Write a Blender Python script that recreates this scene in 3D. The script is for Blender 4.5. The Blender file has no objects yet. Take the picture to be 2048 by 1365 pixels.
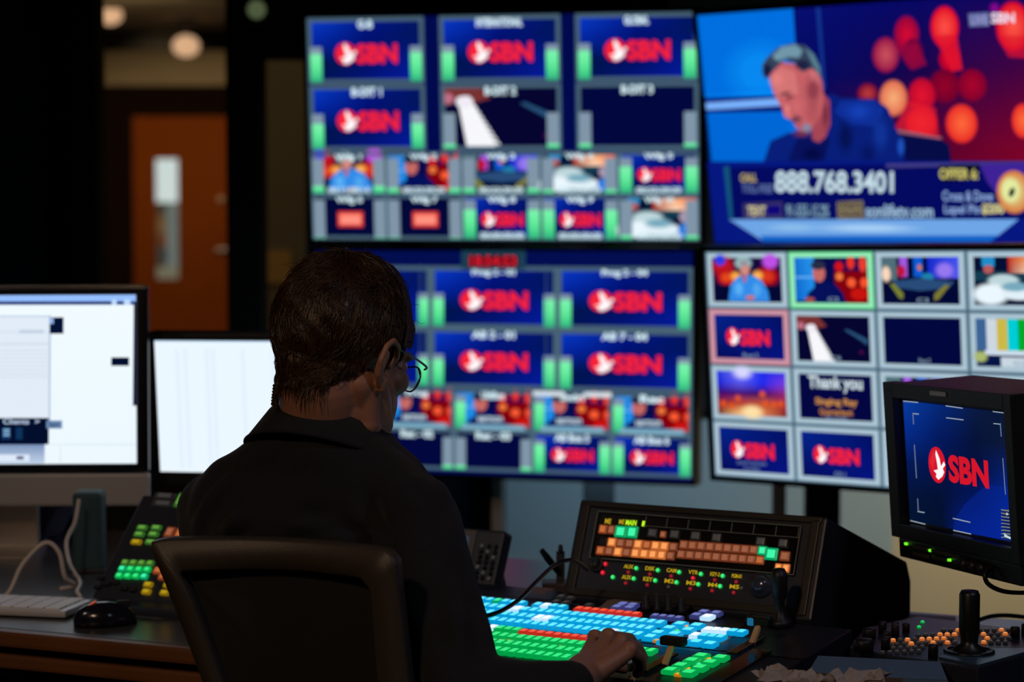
import bpy, bmesh, math, random
import numpy as np
from mathutils import Matrix, Vector
random.seed(7); RNG = np.random.default_rng(7)
SC = bpy.context.scene; COL = SC.collection
# ------------------------------------------------------------------ camera
FPX = 4835.0; PITCH = math.radians(3.5)
CAM = np.array([0, 0, 1.44]); FW = np.array([0, math.cos(PITCH), -math.sin(PITCH)])
UPV = np.array([0, math.sin(PITCH), math.cos(PITCH)]); RT = np.array([1., 0, 0])
cd = bpy.data.cameras.new('camera'); cam = bpy.data.objects.new('camera', cd); COL.objects.link(cam)
cd.sensor_width = 36; cd.lens = FPX*36/2048; cd.clip_start = .05; cd.clip_end = 100
cam.location = CAM; cam.rotation_euler = (math.pi/2-PITCH, 0, 0); SC.camera = cam
cd.dof.use_dof = True; cd.dof.focus_distance = 3.38; cd.dof.aperture_fstop = cd.lens/21.5
SC.view_settings.view_transform = 'Standard'; SC.view_settings.look = 'None'; SC.view_settings.gamma = 1
SC.view_settings.exposure = 0.0; SC.view_settings.use_curve_mapping = False
SC.cycles.use_denoising = True; SC.cycles.sample_clamp_indirect = 3.0; SC.cycles.transparent_max_bounces = 24
SC.cycles.max_bounces = 6
# ------------------------------------------------------------------ world
w = bpy.data.worlds.new('world'); SC.world = w; w.use_nodes = True
w.node_tree.nodes['Background'].inputs[0].default_value = (.06, .08, .11, 1)
w.node_tree.nodes['Background'].inputs[1].default_value = .02
# ------------------------------------------------------------------ lamps of the rooms, and two added fills at the low wall
def lamp(name, kind, loc, power, color, size=.1, target=None, spot=None, sy=None):
    l = bpy.data.lights.new(name, kind); l.energy = power; l.color = color
    if kind == 'AREA':
        l.size = size
        if sy: l.shape = 'RECTANGLE'; l.size_y = sy
    else: l.shadow_soft_size = size
    if kind == 'SPOT': l.spot_size = math.radians(spot or 80); l.spot_blend = .6
    o = bpy.data.objects.new(name, l); COL.objects.link(o); o.location = loc
    if target is not None:
        o.rotation_euler = (Vector(target)-Vector(loc)).to_track_quat('-Z', 'Y').to_euler()
    return o
lamp('lamp_behind_operator', 'SPOT', (-1.1, 1.0, 2.68), 60, (1, .66, .40), .12, (-.25, 3.3, 1.0), 50)
lamp('lamp_over_left_desk', 'SPOT', (-1.9, 2.6, 2.68), 24, (1, .80, .68), .12, (-.9, 4.3, .8), 50)
lamp('lamp_over_desk', 'SPOT', (1.6, 2.0, 2.68), 22, (.75, .82, 1), .12, (.5, 3.7, .8), 60)
lamp('fill_low_wall_left', 'AREA', (.35, 6.72, .78), 2.6, (.42, .74, 1), .5, (.3, 7.45, .4), sy=.1)  # added fill without a fixture, brightens the grey-blue low wall
lamp('fill_low_wall_right', 'AREA', (1.55, 6.6, .80), 6.0, (1, .86, .62), .5, (1.6, 7.45, .3), sy=.1)  # added warm fill, hidden behind the screens, brightens the tan low wall
lamp('lamp_corridor', 'AREA', (-2.9, 15.5, 2.6), 38, (1, .74, .45), 1.6, (-2.9, 18, 0))
lamp('lamp_corridor_door', 'SPOT', (-2.7, 18.4, 2.5), 120, (1, .72, .42), .2, (-2.7, 20.6, 1.2), 90)
lamp('lamp_corridor_side', 'SPOT', (-1.3, 8.8, 2.6), 22, (1, .75, .45), .2, (-1.2, 11, .9), 90)
# ------------------------------------------------------------------ measuring helpers
def ray(px, py): return FW + (px-1024)/FPX*RT - (py-682.5)/FPX*UPV
def P(px, py, d): return CAM + d*ray(px, py)
def PZ(px, py, z):
    r = ray(px, py); return CAM + r*(z-CAM[2])/r[2]
def PL(px, py, O, X, Y):
    r = ray(px, py); n = np.cross(X, Y); p = CAM + r*(np.dot(O-CAM, n)/np.dot(r, n)) - O
    return np.array([p@X, p@Y])
def euler3(a, b, c):
    return np.array(Matrix.Rotation(c, 3, 'Z') @ Matrix.Rotation(b, 3, 'Y') @ Matrix.Rotation(a, 3, 'X'))
RC = np.stack([RT, FW, UPV], 1)
def pose(v, k=1.0):
    "camera-frame pose (position, euler) of a flat rectangle -> world matrix"
    R = RC @ euler3(*v[3:6]); T = CAM + RC @ (np.array(v[:3])*k)
    return mat4(R, T)
def mat4(R, T):
    M = Matrix.Identity(4)
    for i in range(3):
        for j in range(3): M[i][j] = R[i][j]
        M[i][3] = T[i]
    return M
def frame(O, X, Y, Z=None):
    Z = np.cross(X, Y) if Z is None else Z
    return mat4(np.stack([X, Y, Z], 1), O)
def srgb(r, g, b):
    f = lambda c: c/12.92 if c <= .04045 else ((c+.055)/1.055)**2.4
    return (f(r/255), f(g/255), f(b/255))
# ------------------------------------------------------------------ materials
MATS = {}
def mat(name, col, rough=.5, metal=0, noise=.0, scale=30, bump=0, bscale=200, spec=.5, coat=0, wave=False):
    if name in MATS: return MATS[name]
    m = bpy.data.materials.new(name); m.use_nodes = True; nt = m.node_tree; b = nt.nodes['Principled BSDF']
    b.inputs['Roughness'].default_value = rough; b.inputs['Metallic'].default_value = metal
    b.inputs['Specular IOR Level'].default_value = spec; b.inputs['Coat Weight'].default_value = coat
    tc = nt.nodes.new('ShaderNodeTexCoord')
    n = nt.nodes.new('ShaderNodeTexWave' if wave else 'ShaderNodeTexNoise')
    n.inputs['Scale'].default_value = scale
    if wave: n.inputs['Distortion'].default_value = 4; n.inputs['Detail'].default_value = 3
    nt.links.new(tc.outputs['Object'], n.inputs['Vector'])
    mx = nt.nodes.new('ShaderNodeMix'); mx.data_type = 'RGBA'
    c2 = [max(0, c*(1-noise)) for c in col]
    mx.inputs[6].default_value = (*col, 1); mx.inputs[7].default_value = (*c2, 1)
    nt.links.new(n.outputs['Fac'], mx.inputs[0]); nt.links.new(mx.outputs[2], b.inputs['Base Color'])
    if bump:
        n2 = nt.nodes.new('ShaderNodeTexNoise'); n2.inputs['Scale'].default_value = bscale
        nt.links.new(tc.outputs['Object'], n2.inputs['Vector'])
        bp = nt.nodes.new('ShaderNodeBump'); bp.inputs['Strength'].default_value = bump; bp.inputs['Distance'].default_value = .002
        nt.links.new(n2.outputs['Fac'], bp.inputs['Height']); nt.links.new(bp.outputs['Normal'], b.inputs['Normal'])
    MATS[name] = m; return m
def em(name, col, strength=1.0):
    if name in MATS: return MATS[name]
    m = bpy.data.materials.new(name); m.use_nodes = True; nt = m.node_tree; b = nt.nodes['Principled BSDF']
    b.inputs['Base Color'].default_value = (*[c*.3 for c in col], 1); b.inputs['Roughness'].default_value = .3
    b.inputs['Emission Color'].default_value = (*col, 1); b.inputs['Emission Strength'].default_value = strength
    MATS[name] = m; return m
def screen_mat():
    if 'screen_picture' in MATS: return MATS['screen_picture']
    m = bpy.data.materials.new('screen_picture'); m.use_nodes = True; nt = m.node_tree; nt.nodes.clear()
    out = nt.nodes.new('ShaderNodeOutputMaterial'); a = nt.nodes.new('ShaderNodeAttribute'); a.attribute_name = 'picture'
    e = nt.nodes.new('ShaderNodeEmission'); t = nt.nodes.new('ShaderNodeBsdfTransparent'); mx = nt.nodes.new('ShaderNodeMixShader')
    nt.links.new(a.outputs['Color'], e.inputs['Color']); nt.links.new(a.outputs['Alpha'], mx.inputs[0])
    nt.links.new(t.outputs[0], mx.inputs[1]); nt.links.new(e.outputs[0], mx.inputs[2]); nt.links.new(mx.outputs[0], out.inputs[0])
    MATS['screen_picture'] = m; return m
def glass_mat():
    m = bpy.data.materials.new('pane_glass'); m.use_nodes = True; nt = m.node_tree; nt.nodes.clear()
    out = nt.nodes.new('ShaderNodeOutputMaterial'); t = nt.nodes.new('ShaderNodeBsdfTransparent'); g = nt.nodes.new('ShaderNodeBsdfGlossy')
    t.inputs[0].default_value = (.9, .93, .93, 1); g.inputs['Roughness'].default_value = .02
    fr = nt.nodes.new('ShaderNodeFresnel'); fr.inputs[0].default_value = 1.45
    mx = nt.nodes.new('ShaderNodeMixShader'); nt.links.new(fr.outputs[0], mx.inputs[0])
    nt.links.new(t.outputs[0], mx.inputs[1]); nt.links.new(g.outputs[0], mx.inputs[2]); nt.links.new(mx.outputs[0], out.inputs[0]); return m
GLASS = glass_mat()
BLK = mat('black_plastic', (.012, .012, .014), .45, noise=.3, bump=.15, bscale=600)
BLKM = mat('black_painted_metal', (.010, .010, .012), .5, .0, noise=.3)
GLOSS = mat('gloss_black_bezel', (.006, .006, .008), .2, noise=.2)
# ------------------------------------------------------------------ mesh helpers
class MB:
    def __init__(s): s.v = []; s.f = []; s.mi = []; s.sm = []
    def add(s, vs, fs, mi=0, M=None, smooth=False):
        n = len(s.v)
        s.v += [tuple(M @ Vector(p)) if M is not None else tuple(p) for p in vs]
        s.f += [tuple(i+n for i in f) for f in fs]; s.mi += [mi]*len(fs); s.sm += [smooth]*len(fs); return s
    def bm(s, bm, mi=0, M=None, smooth=False):
        bm.verts.index_update()
        s.add([tuple(v.co) for v in bm.verts], [tuple(v.index for v in f.verts) for f in bm.faces], mi, M, smooth); bm.free(); return s
    def box(s, c, size, bev=0, mi=0, M=None, seg=2):
        bm = bmesh.new(); bmesh.ops.create_cube(bm, size=1)
        for v in bm.verts: v.co = Vector((v.co.x*size[0]+c[0], v.co.y*size[1]+c[1], v.co.z*size[2]+c[2]))
        if bev: bmesh.ops.bevel(bm, geom=bm.edges[:], offset=bev, segments=seg, profile=.7, affect='EDGES', clamp_overlap=True)
        return s.bm(bm, mi, M)
    def prism(s, poly, depth, mi=0, M=None, bev=0):
        "poly in local xy, extruded z 0..depth"
        bm = bmesh.new(); n = len(poly)
        a = [bm.verts.new((x, y, 0)) for x, y in poly]; b = [bm.verts.new((x, y, depth)) for x, y in poly]
        bm.faces.new(a[::-1]); bm.faces.new(b)
        for i in range(n): bm.faces.new((a[i], a[(i+1) % n], b[(i+1) % n], b[i]))
        bmesh.ops.recalc_face_normals(bm, faces=bm.faces[:])
        if bev: bmesh.ops.bevel(bm, geom=bm.edges[:], offset=bev, segments=2, profile=.7, affect='EDGES', clamp_overlap=True)
        return s.bm(bm, mi, M)
    def lathe(s, prof, n=24, mi=0, M=None, smooth=True):
        vs = []; fs = []
        for r, z in prof:
            for k in range(n):
                a = 2*math.pi*k/n; vs.append((r*math.cos(a), r*math.sin(a), z))
        m = len(prof)
        for i in range(m-1):
            for k in range(n): fs.append((i*n+k, i*n+(k+1) % n, (i+1)*n+(k+1) % n, (i+1)*n+k))
        fs.append(tuple(range(n))[::-1]); fs.append(tuple((m-1)*n+k for k in range(n)))
        return s.add(vs, fs, mi, M, smooth)
    def tube(s, pts, r, n=10, mi=0, M=None, samples=8):
        pts = [Vector(p) for p in pts]
        if samples > 1 and len(pts) > 2:
            q = []
            for i in range(len(pts)-1):
                p0 = pts[max(0, i-1)]; p1 = pts[i]; p2 = pts[i+1]; p3 = pts[min(len(pts)-1, i+2)]
                for k in range(samples):
                    t = k/samples
                    q.append(.5*((2*p1)+(p2-p0)*t+(2*p0-5*p1+4*p2-p3)*t*t+(3*p1-p0-3*p2+p3)*t**3))
            q.append(pts[-1]); pts = q
        L = len(pts); rs = [r]*L if not hasattr(r, '__len__') else [float(np.interp(i/(L-1), np.linspace(0, 1, len(r)), r)) for i in range(L)]
        vs = []; fs = []; up = Vector((0, 0, 1)); prev = None
        for i, p in enumerate(pts):
            t = (pts[min(i+1, L-1)]-pts[max(i-1, 0)]).normalized()
            if prev is None:
                a = t.cross(up); a = a.normalized() if a.length > 1e-3 else Vector((1, 0, 0))
            else:
                a = (prev-t*prev.dot(t)).normalized()
            prev = a; b = t.cross(a)
            for k in range(n):
                an = 2*math.pi*k/n; vs.append(p+rs[i]*(math.cos(an)*a+math.sin(an)*b))
        for i in range(L-1):
            for k in range(n): fs.append((i*n+k, i*n+(k+1) % n, (i+1)*n+(k+1) % n, (i+1)*n+k))
        fs.append(tuple(range(n))[::-1]); fs.append(tuple((L-1)*n+k for k in range(n)))
        return s.add(vs, fs, mi, M, True)
    def mesh(s, name, mats):
        me = bpy.data.meshes.new(name); me.from_pydata(s.v, [], s.f); me.update()
        for m in (mats if isinstance(mats, (list, tuple)) else [mats]): me.materials.append(m)
        me.polygons.foreach_set('material_index', s.mi); me.polygons.foreach_set('use_smooth', s.sm)
        return me
    def build(s, name, mats, parent=None, M=None, label=None, cat=None, group=None, kind=None):
        return link(bpy.data.objects.new(name, s.mesh(name, mats)), parent, M, label, cat, group, kind)
def link(o, parent=None, M=None, label=None, cat=None, group=None, kind=None):
    COL.objects.link(o)
    if parent is not None: o.parent = parent
    if M is not None:
        if parent is not None: o.matrix_local = M
        else: o.matrix_world = M
    if label: o['label'] = label
    if cat: o['category'] = cat
    if group: o['group'] = group
    if kind: o['kind'] = kind
    return o
def thing(name, label, cat, M, group=None):
    return link(bpy.data.objects.new(name, None), None, M if isinstance(M, Matrix) else Matrix.Translation(M), label, cat, group)
TEXTC = {}
def text_mesh(s, bold=.0):
    k = (s, bold)
    if k not in TEXTC:
        c = bpy.data.curves.new('lettering', 'FONT'); c.body = s; c.offset = bold; c.resolution_u = 3
        o = bpy.data.objects.new('lettering', c); me = bpy.data.meshes.new_from_object(o)
        v = np.array([tuple(x.co) for x in me.vertices])[:, :2]; f = [tuple(p.vertices) for p in me.polygons]
        lo = v.min(0); hi = v.max(0); v = (v-lo)/(hi-lo)
        TEXTC[k] = (v, f); bpy.data.objects.remove(o); bpy.data.curves.remove(c); bpy.data.meshes.remove(me)
    return TEXTC[k]
def homography(src, dst):
    A = []; B = []
    for (x, y), (u, v) in zip(src, dst):
        A += [[x, y, 1, 0, 0, 0, -u*x, -u*y], [0, 0, 0, x, y, 1, -v*x, -v*y]]; B += [u, v]
    h = np.append(np.linalg.solve(np.array(A, float), np.array(B, float)), 1).reshape(3, 3)
    def f(x, y):
        q = h @ np.array([x, y, 1.0]); return q[0]/q[2], q[1]/q[2]
    return f
# ------------------------------------------------------------------ picture drawn on a screen: coloured polygons in thin layers
DOVE = [(-.08, -.93), (.30, -.42), (.42, .05), (.80, -.28), (.96, -.08), (.62, .18), (.78, .38), (.52, .66), (.02, .92), (-.28, .76), (-.18, .56), (-.52, .38), (.02, .28), (-.04, -.10), (-.18, -.66)]
class Canvas:
    def __init__(s, W, H): s.W = W; s.H = H; s.v = []; s.f = []; s.c = []; s.tf = lambda x, y: (x, y); s.k = 0
    def sub(s, u0, v0, u1, v1, base=None):
        base = base or (lambda x, y: (x, y)); s.tf = lambda x, y: base(u0+x*(u1-u0), v0+y*(v1-v0))
    def raw(s, pts, faces, cols):
        s.k += 1; n = len(s.v); y = -.0004-.000012*s.k
        for x, q in pts:
            u, v = s.tf(x, q); s.v.append(((u-.5)*s.W, y, (.5-v)*s.H))
        for f in faces: s.f.append(tuple(i+n for i in f)); s.c.append([cols[i] for i in f])
    def col(s, c, a=1): return (*srgb(*c[:3]), c[3] if len(c) > 3 else a)
    def rect(s, x0, y0, x1, y1, c, a=1): c = s.col(c, a); s.raw([(x0, y0), (x1, y0), (x1, y1), (x0, y1)], [(3, 2, 1, 0)], [c]*4)
    def grad(s, x0, y0, x1, y1, rows, a=1, n=10):
        R = np.array([[s.col(c, a) for c in r] for r in rows]); h, w, _ = R.shape; pts = []; cols = []
        for j in range(n+1):
            for i in range(n+1):
                fx = i/n*(w-1); fy = j/n*(h-1); i0 = min(int(fx), w-2) if w > 1 else 0; j0 = min(int(fy), h-2) if h > 1 else 0
                tx = fx-i0; ty = fy-j0; i1 = min(i0+1, w-1); j1 = min(j0+1, h-1)
                cols.append(tuple((R[j0, i0]*(1-tx)+R[j0, i1]*tx)*(1-ty)+(R[j1, i0]*(1-tx)+R[j1, i1]*tx)*ty)); pts.append((x0+(x1-x0)*i/n, y0+(y1-y0)*j/n))
        s.raw(pts, [(j*(n+1)+i, (j+1)*(n+1)+i, (j+1)*(n+1)+i+1, j*(n+1)+i+1) for j in range(n) for i in range(n)], cols)
    def poly(s, pts, c, a=1):
        c = s.col(c, a); me = [Vector((x, y, 0)) for x, y in pts]
        from mathutils.geometry import tessellate_polygon
        s.raw(pts, [tuple(t)[::-1] for t in tessellate_polygon([me])], [c]*len(pts))
    def ell(s, cx, cy, rx, ry, c, edge=None, soft=0, n=28, a=1, rot=0):
        "flat disc, optional second colour towards the rim, optional soft rim (fraction)"
        c0 = s.col(c, a); c1 = s.col(edge, a) if edge else c0
        radii = [0, .45, 1-soft] + ([1] if soft else []); cs = [c0, c0 if not edge else tuple((p+q)/2 for p, q in zip(c0, c1)), c1] + ([(*c1[:3], 0)] if soft else [])
        pts = [(cx, cy)]; cols = [cs[0]]; fs = []
        for r, cc in zip(radii[1:], cs[1:]):
            for k in range(n):
                t = 2*math.pi*k/n; ex = r*rx*math.cos(t); ey = r*ry*math.sin(t)
                pts.append((cx+ex*math.cos(rot)-ey*math.sin(rot), cy+ex*math.sin(rot)+ey*math.cos(rot))); cols.append(cc)
        for k in range(n): fs.append((0, 1+(k+1) % n, 1+k))
        for j in range(len(radii)-2):
            for k in range(n): fs.append((1+j*n+k, 1+j*n+(k+1) % n, 1+(j+1)*n+(k+1) % n, 1+(j+1)*n+k))
        s.raw(pts, fs, cols)
    def text(s, t, x0, y0, x1, y1, c, bold=.02, a=1):
        v, f = text_mesh(t, bold); cc = s.col(c, a)
        s.raw([(x0+(x1-x0)*p[0], y1-(y1-y0)*p[1]) for p in v], [q for q in f], [cc]*len(v))
    def ring(s, x0, y0, x1, y1, tx, ty, c):
        s.rect(x0, y0, x1, y0+ty, c); s.rect(x0, y1-ty, x1, y1, c); s.rect(x0, y0+ty, x0+tx, y1-ty, c); s.rect(x1-tx, y0+ty, x1, y1-ty, c)
    def logo(s, cx, cy, rx, ry, tx0, tx1, ty0, ty1, red=(246, 34, 58), ds=1.12):
        s.ell(cx, cy, rx, ry, red, n=32); s.poly([(cx+rx*(x*ds+.04), cy+ry*y*ds*.94) for x, y in DOVE], (255, 250, 252)); s.text('SBN', tx0, ty0, tx1, ty1, red, .045)
    def build(s, parent):
        me = bpy.data.meshes.new('display_panel'); me.from_pydata(s.v, [], s.f); me.update()
        ca = me.color_attributes.new('picture', 'FLOAT_COLOR', 'CORNER')
        flat = np.array([c for f in s.c for c in f], dtype=np.float32).ravel(); ca.data.foreach_set('color', flat)
        me.materials.append(screen_mat()); o = bpy.data.objects.new('display_panel', me); return link(o, parent)
NAVY = [[(8, 62, 205), (2, 25, 140), (2, 20, 90)], [(4, 40, 170), (2, 16, 112), (0, 22, 92)], [(0, 22, 70), (2, 14, 90), (6, 26, 150)], [(0, 18, 60), (3, 22, 130), (5, 28, 165)]]
DARKNAVY = (2, 8, 62)
def meter(c, x0, x1, y0, y1, lvl):
    c.rect(x0, y0, x1, y1, (128, 150, 168)); c.grad(x0, y1-(y1-y0)*lvl, x1, y1, [[(125, 242, 175)], [(95, 238, 152)], [(40, 175, 125)]], n=3)
def label(c, t, cx, y0, h, w, col=(215, 240, 248)): c.text(t, cx-w/2, y0, cx+w/2, y0+h, col, .045)
def pic_logo(c, big=True, navy=True):
    c.grad(0, 0, 1, 1, NAVY)
    c.logo(.325, .545, .088, .165, .415, .773, .40, .70)
def pic_portrait(c, far=True):      # seated man in light blue shirt, red and amber lights behind
    c.rect(0, 0, 1, 1, (22, 8, 60)); c.ell(.16, .2, .2, .3, (190, 20, 30), soft=.5); c.ell(.2, .45, .16, .22, (235, 80, 30), (190, 20, 25), soft=.4)
    c.ell(.8, .42, .2, .28, (225, 60, 30), (170, 10, 20), soft=.4); c.ell(.85, .08, .14, .2, (190, 80, 230), soft=.4); c.ell(.12, .05, .1, .15, (40, 60, 230), soft=.4)
    c.ell(.34, .42, .1, .14, (255, 170, 70), soft=.6); c.ell(.66, .4, .1, .14, (255, 180, 80), soft=.6); c.ell(.46, .12, .14, .16, (150, 190, 190), soft=.3)
    c.rect(0, .62, 1, 1, (4, 8, 50))
    c.poly([(.22, .98), (.26, .62), (.36, .44), (.47, .38), (.60, .40), (.72, .52), (.80, .75), (.82, .98)], (50, 140, 232))
    c.ell(.38, .7, .08, .2, (90, 175, 245), soft=.5); c.ell(.64, .72, .08, .2, (80, 165, 240), soft=.5)
    c.ell(.48, .24, .07, .17, (210, 140, 130)); c.ell(.47, .12, .072, .08, (150, 150, 160)); c.ell(.47, .46, .03, .12, (190, 90, 80), soft=.3); c.ell(.54, .9, .08, .06, (205, 110, 100), soft=.3)
def pic_guest(c):                   # man in dark shirt before blue panel and red lights
    c.rect(0, 0, 1, 1, (6, 10, 75)); c.grad(0, 0, .27, .95, [[(20, 110, 210), (40, 150, 235)], [(10, 100, 200), (30, 140, 235)]], n=3)
    c.rect(0, .42, .25, .45, (120, 190, 250)); c.rect(.55, .3, 1, 1, (130, 0, 15))
    for x, y, rx, ry, q in ((.62, .2, .07, .13, (210, 20, 25)), (.78, .12, .06, .16, (235, 50, 35)), (.94, .15, .06, .2, (235, 60, 45)), (.62, .42, .06, .1, (240, 120, 60)), (.78, .55, .07, .12, (250, 90, 50)), (.95, .55, .06, .13, (250, 80, 45)), (.88, .8, .14, .16, (200, 20, 15))):
        c.ell(x, y, rx, ry, q, soft=.3)
    c.poly([(.12, 1), (.18, .78), (.28, .64), (.42, .52), (.56, .58), (.66, .78), (.70, 1)], (5, 16, 90))
    c.ell(.34, .34, .085, .2, (196, 105, 100)); c.ell(.33, .17, .10, .10, (40, 45, 70)); c.ell(.2, .93, .08, .06, (170, 80, 70), soft=.3)
def pic_studio(c):                  # wide studio view with curved desk
    c.rect(0, 0, 1, 1, (2, 8, 52)); c.rect(0, 0, .2, .5, (80, 110, 120)); c.ell(.06, .36, .07, .2, (250, 215, 190), soft=.4); c.rect(.24, 0, .34, .42, (160, 90, 225)); c.ell(.26, .3, .07, .16, (190, 20, 60), soft=.4)
    c.rect(.42, 0, .54, .42, (10, 90, 210)); c.ell(.5, .22, .03, .07, (200, 120, 70)); c.grad(.6, 0, 1, .45, [[(10, 40, 200), (60, 80, 240)], [(10, 40, 200), (90, 90, 235)]], n=3)
    c.ell(.82, .28, .14, .2, (150, 120, 240), soft=.5); c.ell(.6, .42, .1, .1, (30, 130, 170), soft=.4); c.poly([(.14, .52), (.5, .45), (.94, .52), (.86, .66), (.5, .72), (.22, .66)], (40, 75, 120))
    c.poly([(.1, .58), (.16, .56), (.28, .78), (.27, .9), (.22, .88)], (120, 128, 50)); c.poly([(.88, .6), (.82, .58), (.68, .78), (.67, .92), (.73, .9)], (122, 120, 52))
def pic_desk(c, man=True):          # overhead desk with bright white papers
    c.rect(0, 0, 1, 1, (4, 14, 50)); c.rect(0, .3, 1, .5, (20, 60, 80)); c.grad(.42, 0, 1, .34, [[(190, 20, 10), (250, 150, 60), (230, 60, 40)], [(150, 10, 10), (255, 220, 190), (235, 80, 50)]], n=4)
    c.rect(.1, 0, .26, .2, (30, 140, 200)); c.ell(.18, .26, .07, .1, (180, 90, 90), soft=.2)
    c.ell(.36, .5, .22, .16, (190, 215, 220), soft=.3); c.ell(.2, .78, .26, .26, (235, 248, 255), soft=.35); c.ell(.55, .76, .26, .16, (225, 240, 248), soft=.3); c.ell(.5, .62, .2, .12, (120, 170, 190), soft=.4)
    if man: c.poly([(.72, .95), (.74, .7), (.82, .6), (.92, .68), (.96, .95)], (45, 125, 225)); c.ell(.82, .48, .07, .13, (170, 150, 175))
def pic_piano(c):                   # piano keyboard with hands, the rest dark
    c.rect(0, 0, 1, 1, (5, 5, 48)); c.poly([(0, 0), (.3, .0), (.42, .22), (.3, .28), (0, .25)], (120, 50, 50)); c.ell(.06, .22, .06, .1, (190, 110, 130), soft=.3)
    c.poly([(.14, .2), (.24, .18), (.52, 1), (.22, 1)], (248, 248, 252)); c.ell(.2, .27, .08, .1, (240, 235, 245), soft=.2)
    for k in range(9): t = .3+k*.075; c.poly([(.245+.29*(t-.2), t), (.30+.29*(t-.2), t+.03), (.31+.29*(t-.2), t+.055), (.25+.29*(t-.2), t+.03)], (20, 16, 60))
    c.poly([(.66, .3), (.7, .28), (.98, .5), (.96, .62), (.86, .5)], (40, 80, 120)); c.ell(.88, .78, .04, .05, (70, 10, 70), soft=.5)
def pic_stage(c):
    c.grad(0, 0, 1, 1, [[(20, 50, 220), (110, 110, 245), (20, 40, 235), (60, 50, 230)], [(0, 30, 215), (90, 90, 240), (10, 40, 240), (120, 60, 220)], [(60, 10, 110), (70, 10, 110), (60, 5, 90), (150, 40, 110)], [(150, 20, 30), (190, 70, 40), (200, 90, 50), (170, 40, 50)], [(90, 8, 20), (255, 200, 130), (220, 130, 80), (110, 5, 30)]], n=16)
    c.ell(.38, .02, .18, .2, (215, 215, 255), soft=.7); c.ell(.5, .92, .2, .2, (255, 225, 165), soft=.6)
    for x, y in ((.08, .75), (.2, .8), (.7, .7), (.82, .72), (.92, .7), (.3, .62), (.66, .5)): c.ell(x, y, .06, .1, (225, 85, 35), soft=.6)
def pic_thanks(c):
    c.rect(0, 0, 1, 1, (4, 6, 66)); c.text('Thank you', .13, .03, .88, .40, (205, 222, 230), .03); c.text('Singing Ray', .22, .52, .80, .72, (205, 140, 70), .03); c.text('Quarterback', .27, .76, .74, .92, (190, 125, 65), .03); c.text('sbn today', .35, .92, .66, 1.0, (140, 150, 180), .02)
def pic_bars(c):
    c.rect(0, 0, 1, 1, (5, 20, 70)); cs = [(60, 100, 150), (205, 215, 225), (205, 185, 70), (0, 205, 215), (0, 170, 40), (200, 60, 190), (200, 40, 40), (40, 40, 200)]
    for i, q in enumerate(cs): c.rect(.0+i*.13, 0, .13+i*.13, .66, q)
    c.rect(.1, .66, 1, .76, (205, 220, 235)); c.rect(.3, .8, .62, 1, (200, 215, 225)); c.ell(.05, .8, .1, .14, (170, 185, 110), soft=.4)
def tile(c, u0, v0, u1, v1, pic, name, tc=None, m=(None, None), fw=.011, fcol=(72, 98, 116), nh=.13, nw=.34, mw=.10, my=.44, ncol=(215, 240, 248)):
    g = .0; c.sub(u0, v0, u1, v1); pic(c)
    W = u1-u0; H = v1-v0
    c.ring(0, 0, 1, 1, fw/W, fw*1.7/H, fcol)
    if m[0] is not None: meter(c, .02, .02+mw, my, 1-.03, m[0])
    if m[1] is not None: meter(c, 1-.02-mw, 1-.02, my, 1-.03, m[1])
    if name: label(c, name, .5, .04, nh, nw, ncol)
    if tc: label(c, tc, .5, .83, .14, .56, (205, 232, 240))
def pic_black(c): c.rect(0, 0, 1, 1, DARKNAVY)
def pic_off(c): c.rect(0, 0, 1, 1, (2, 8, 56)); c.rect(.34, .38, .68, .72, (232, 60, 50)); c.grad(.37, .44, .65, .66, [[(255, 140, 120)], [(255, 150, 135)]], n=2)
def wall_monitor(v, W, H, lab, draw, bez=.012, k=1.0, depth=.05, post=None):
    M = pose(v, k); M = M @ Matrix.Translation((0, 0, -H/2-bez)); t = thing('television', lab, 'screen', M, 'monitors of the video wall')
    U = Matrix.Translation((0, 0, H/2+bez))
    mb = MB(); mb.box((0, depth/2+.003, 0), (W+2*bez, depth, H+2*bez), .006)
    mb.box((0, depth+.03, -.05), (W*.7, .05, H*.6), .01)
    mb.build('housing', BLK, t, U)
    fr = MB()
    for x, z, sx, sz in ((0, H/2+bez/2, W+2*bez, bez), (0, -H/2-bez/2, W+2*bez, bez), (-W/2-bez/2, 0, bez, H), (W/2+bez/2, 0, bez, H)): fr.box((x, 0, z), (sx, .012, sz), .002)
    fr.build('bezel', GLOSS, t, U)
    c = Canvas(W, H); draw(c); o = c.build(t); o.matrix_local = U
    return t
W0 = 1.07; H0 = W0*9/16
VA = [-0.0292, 6.4825, 0.5711, 0.1413, 0.0135, -0.2219]; VB = [-0.0343, 6.487, -0.0597, 0.0352, 0.0141, -0.3284]
VC = [0.984, 6.76, 0.6106, 0.2023, 0.0287, -0.7069]; VD = [0.925, 6.101, -0.072, 0.1, 0.02, -0.741]
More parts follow.
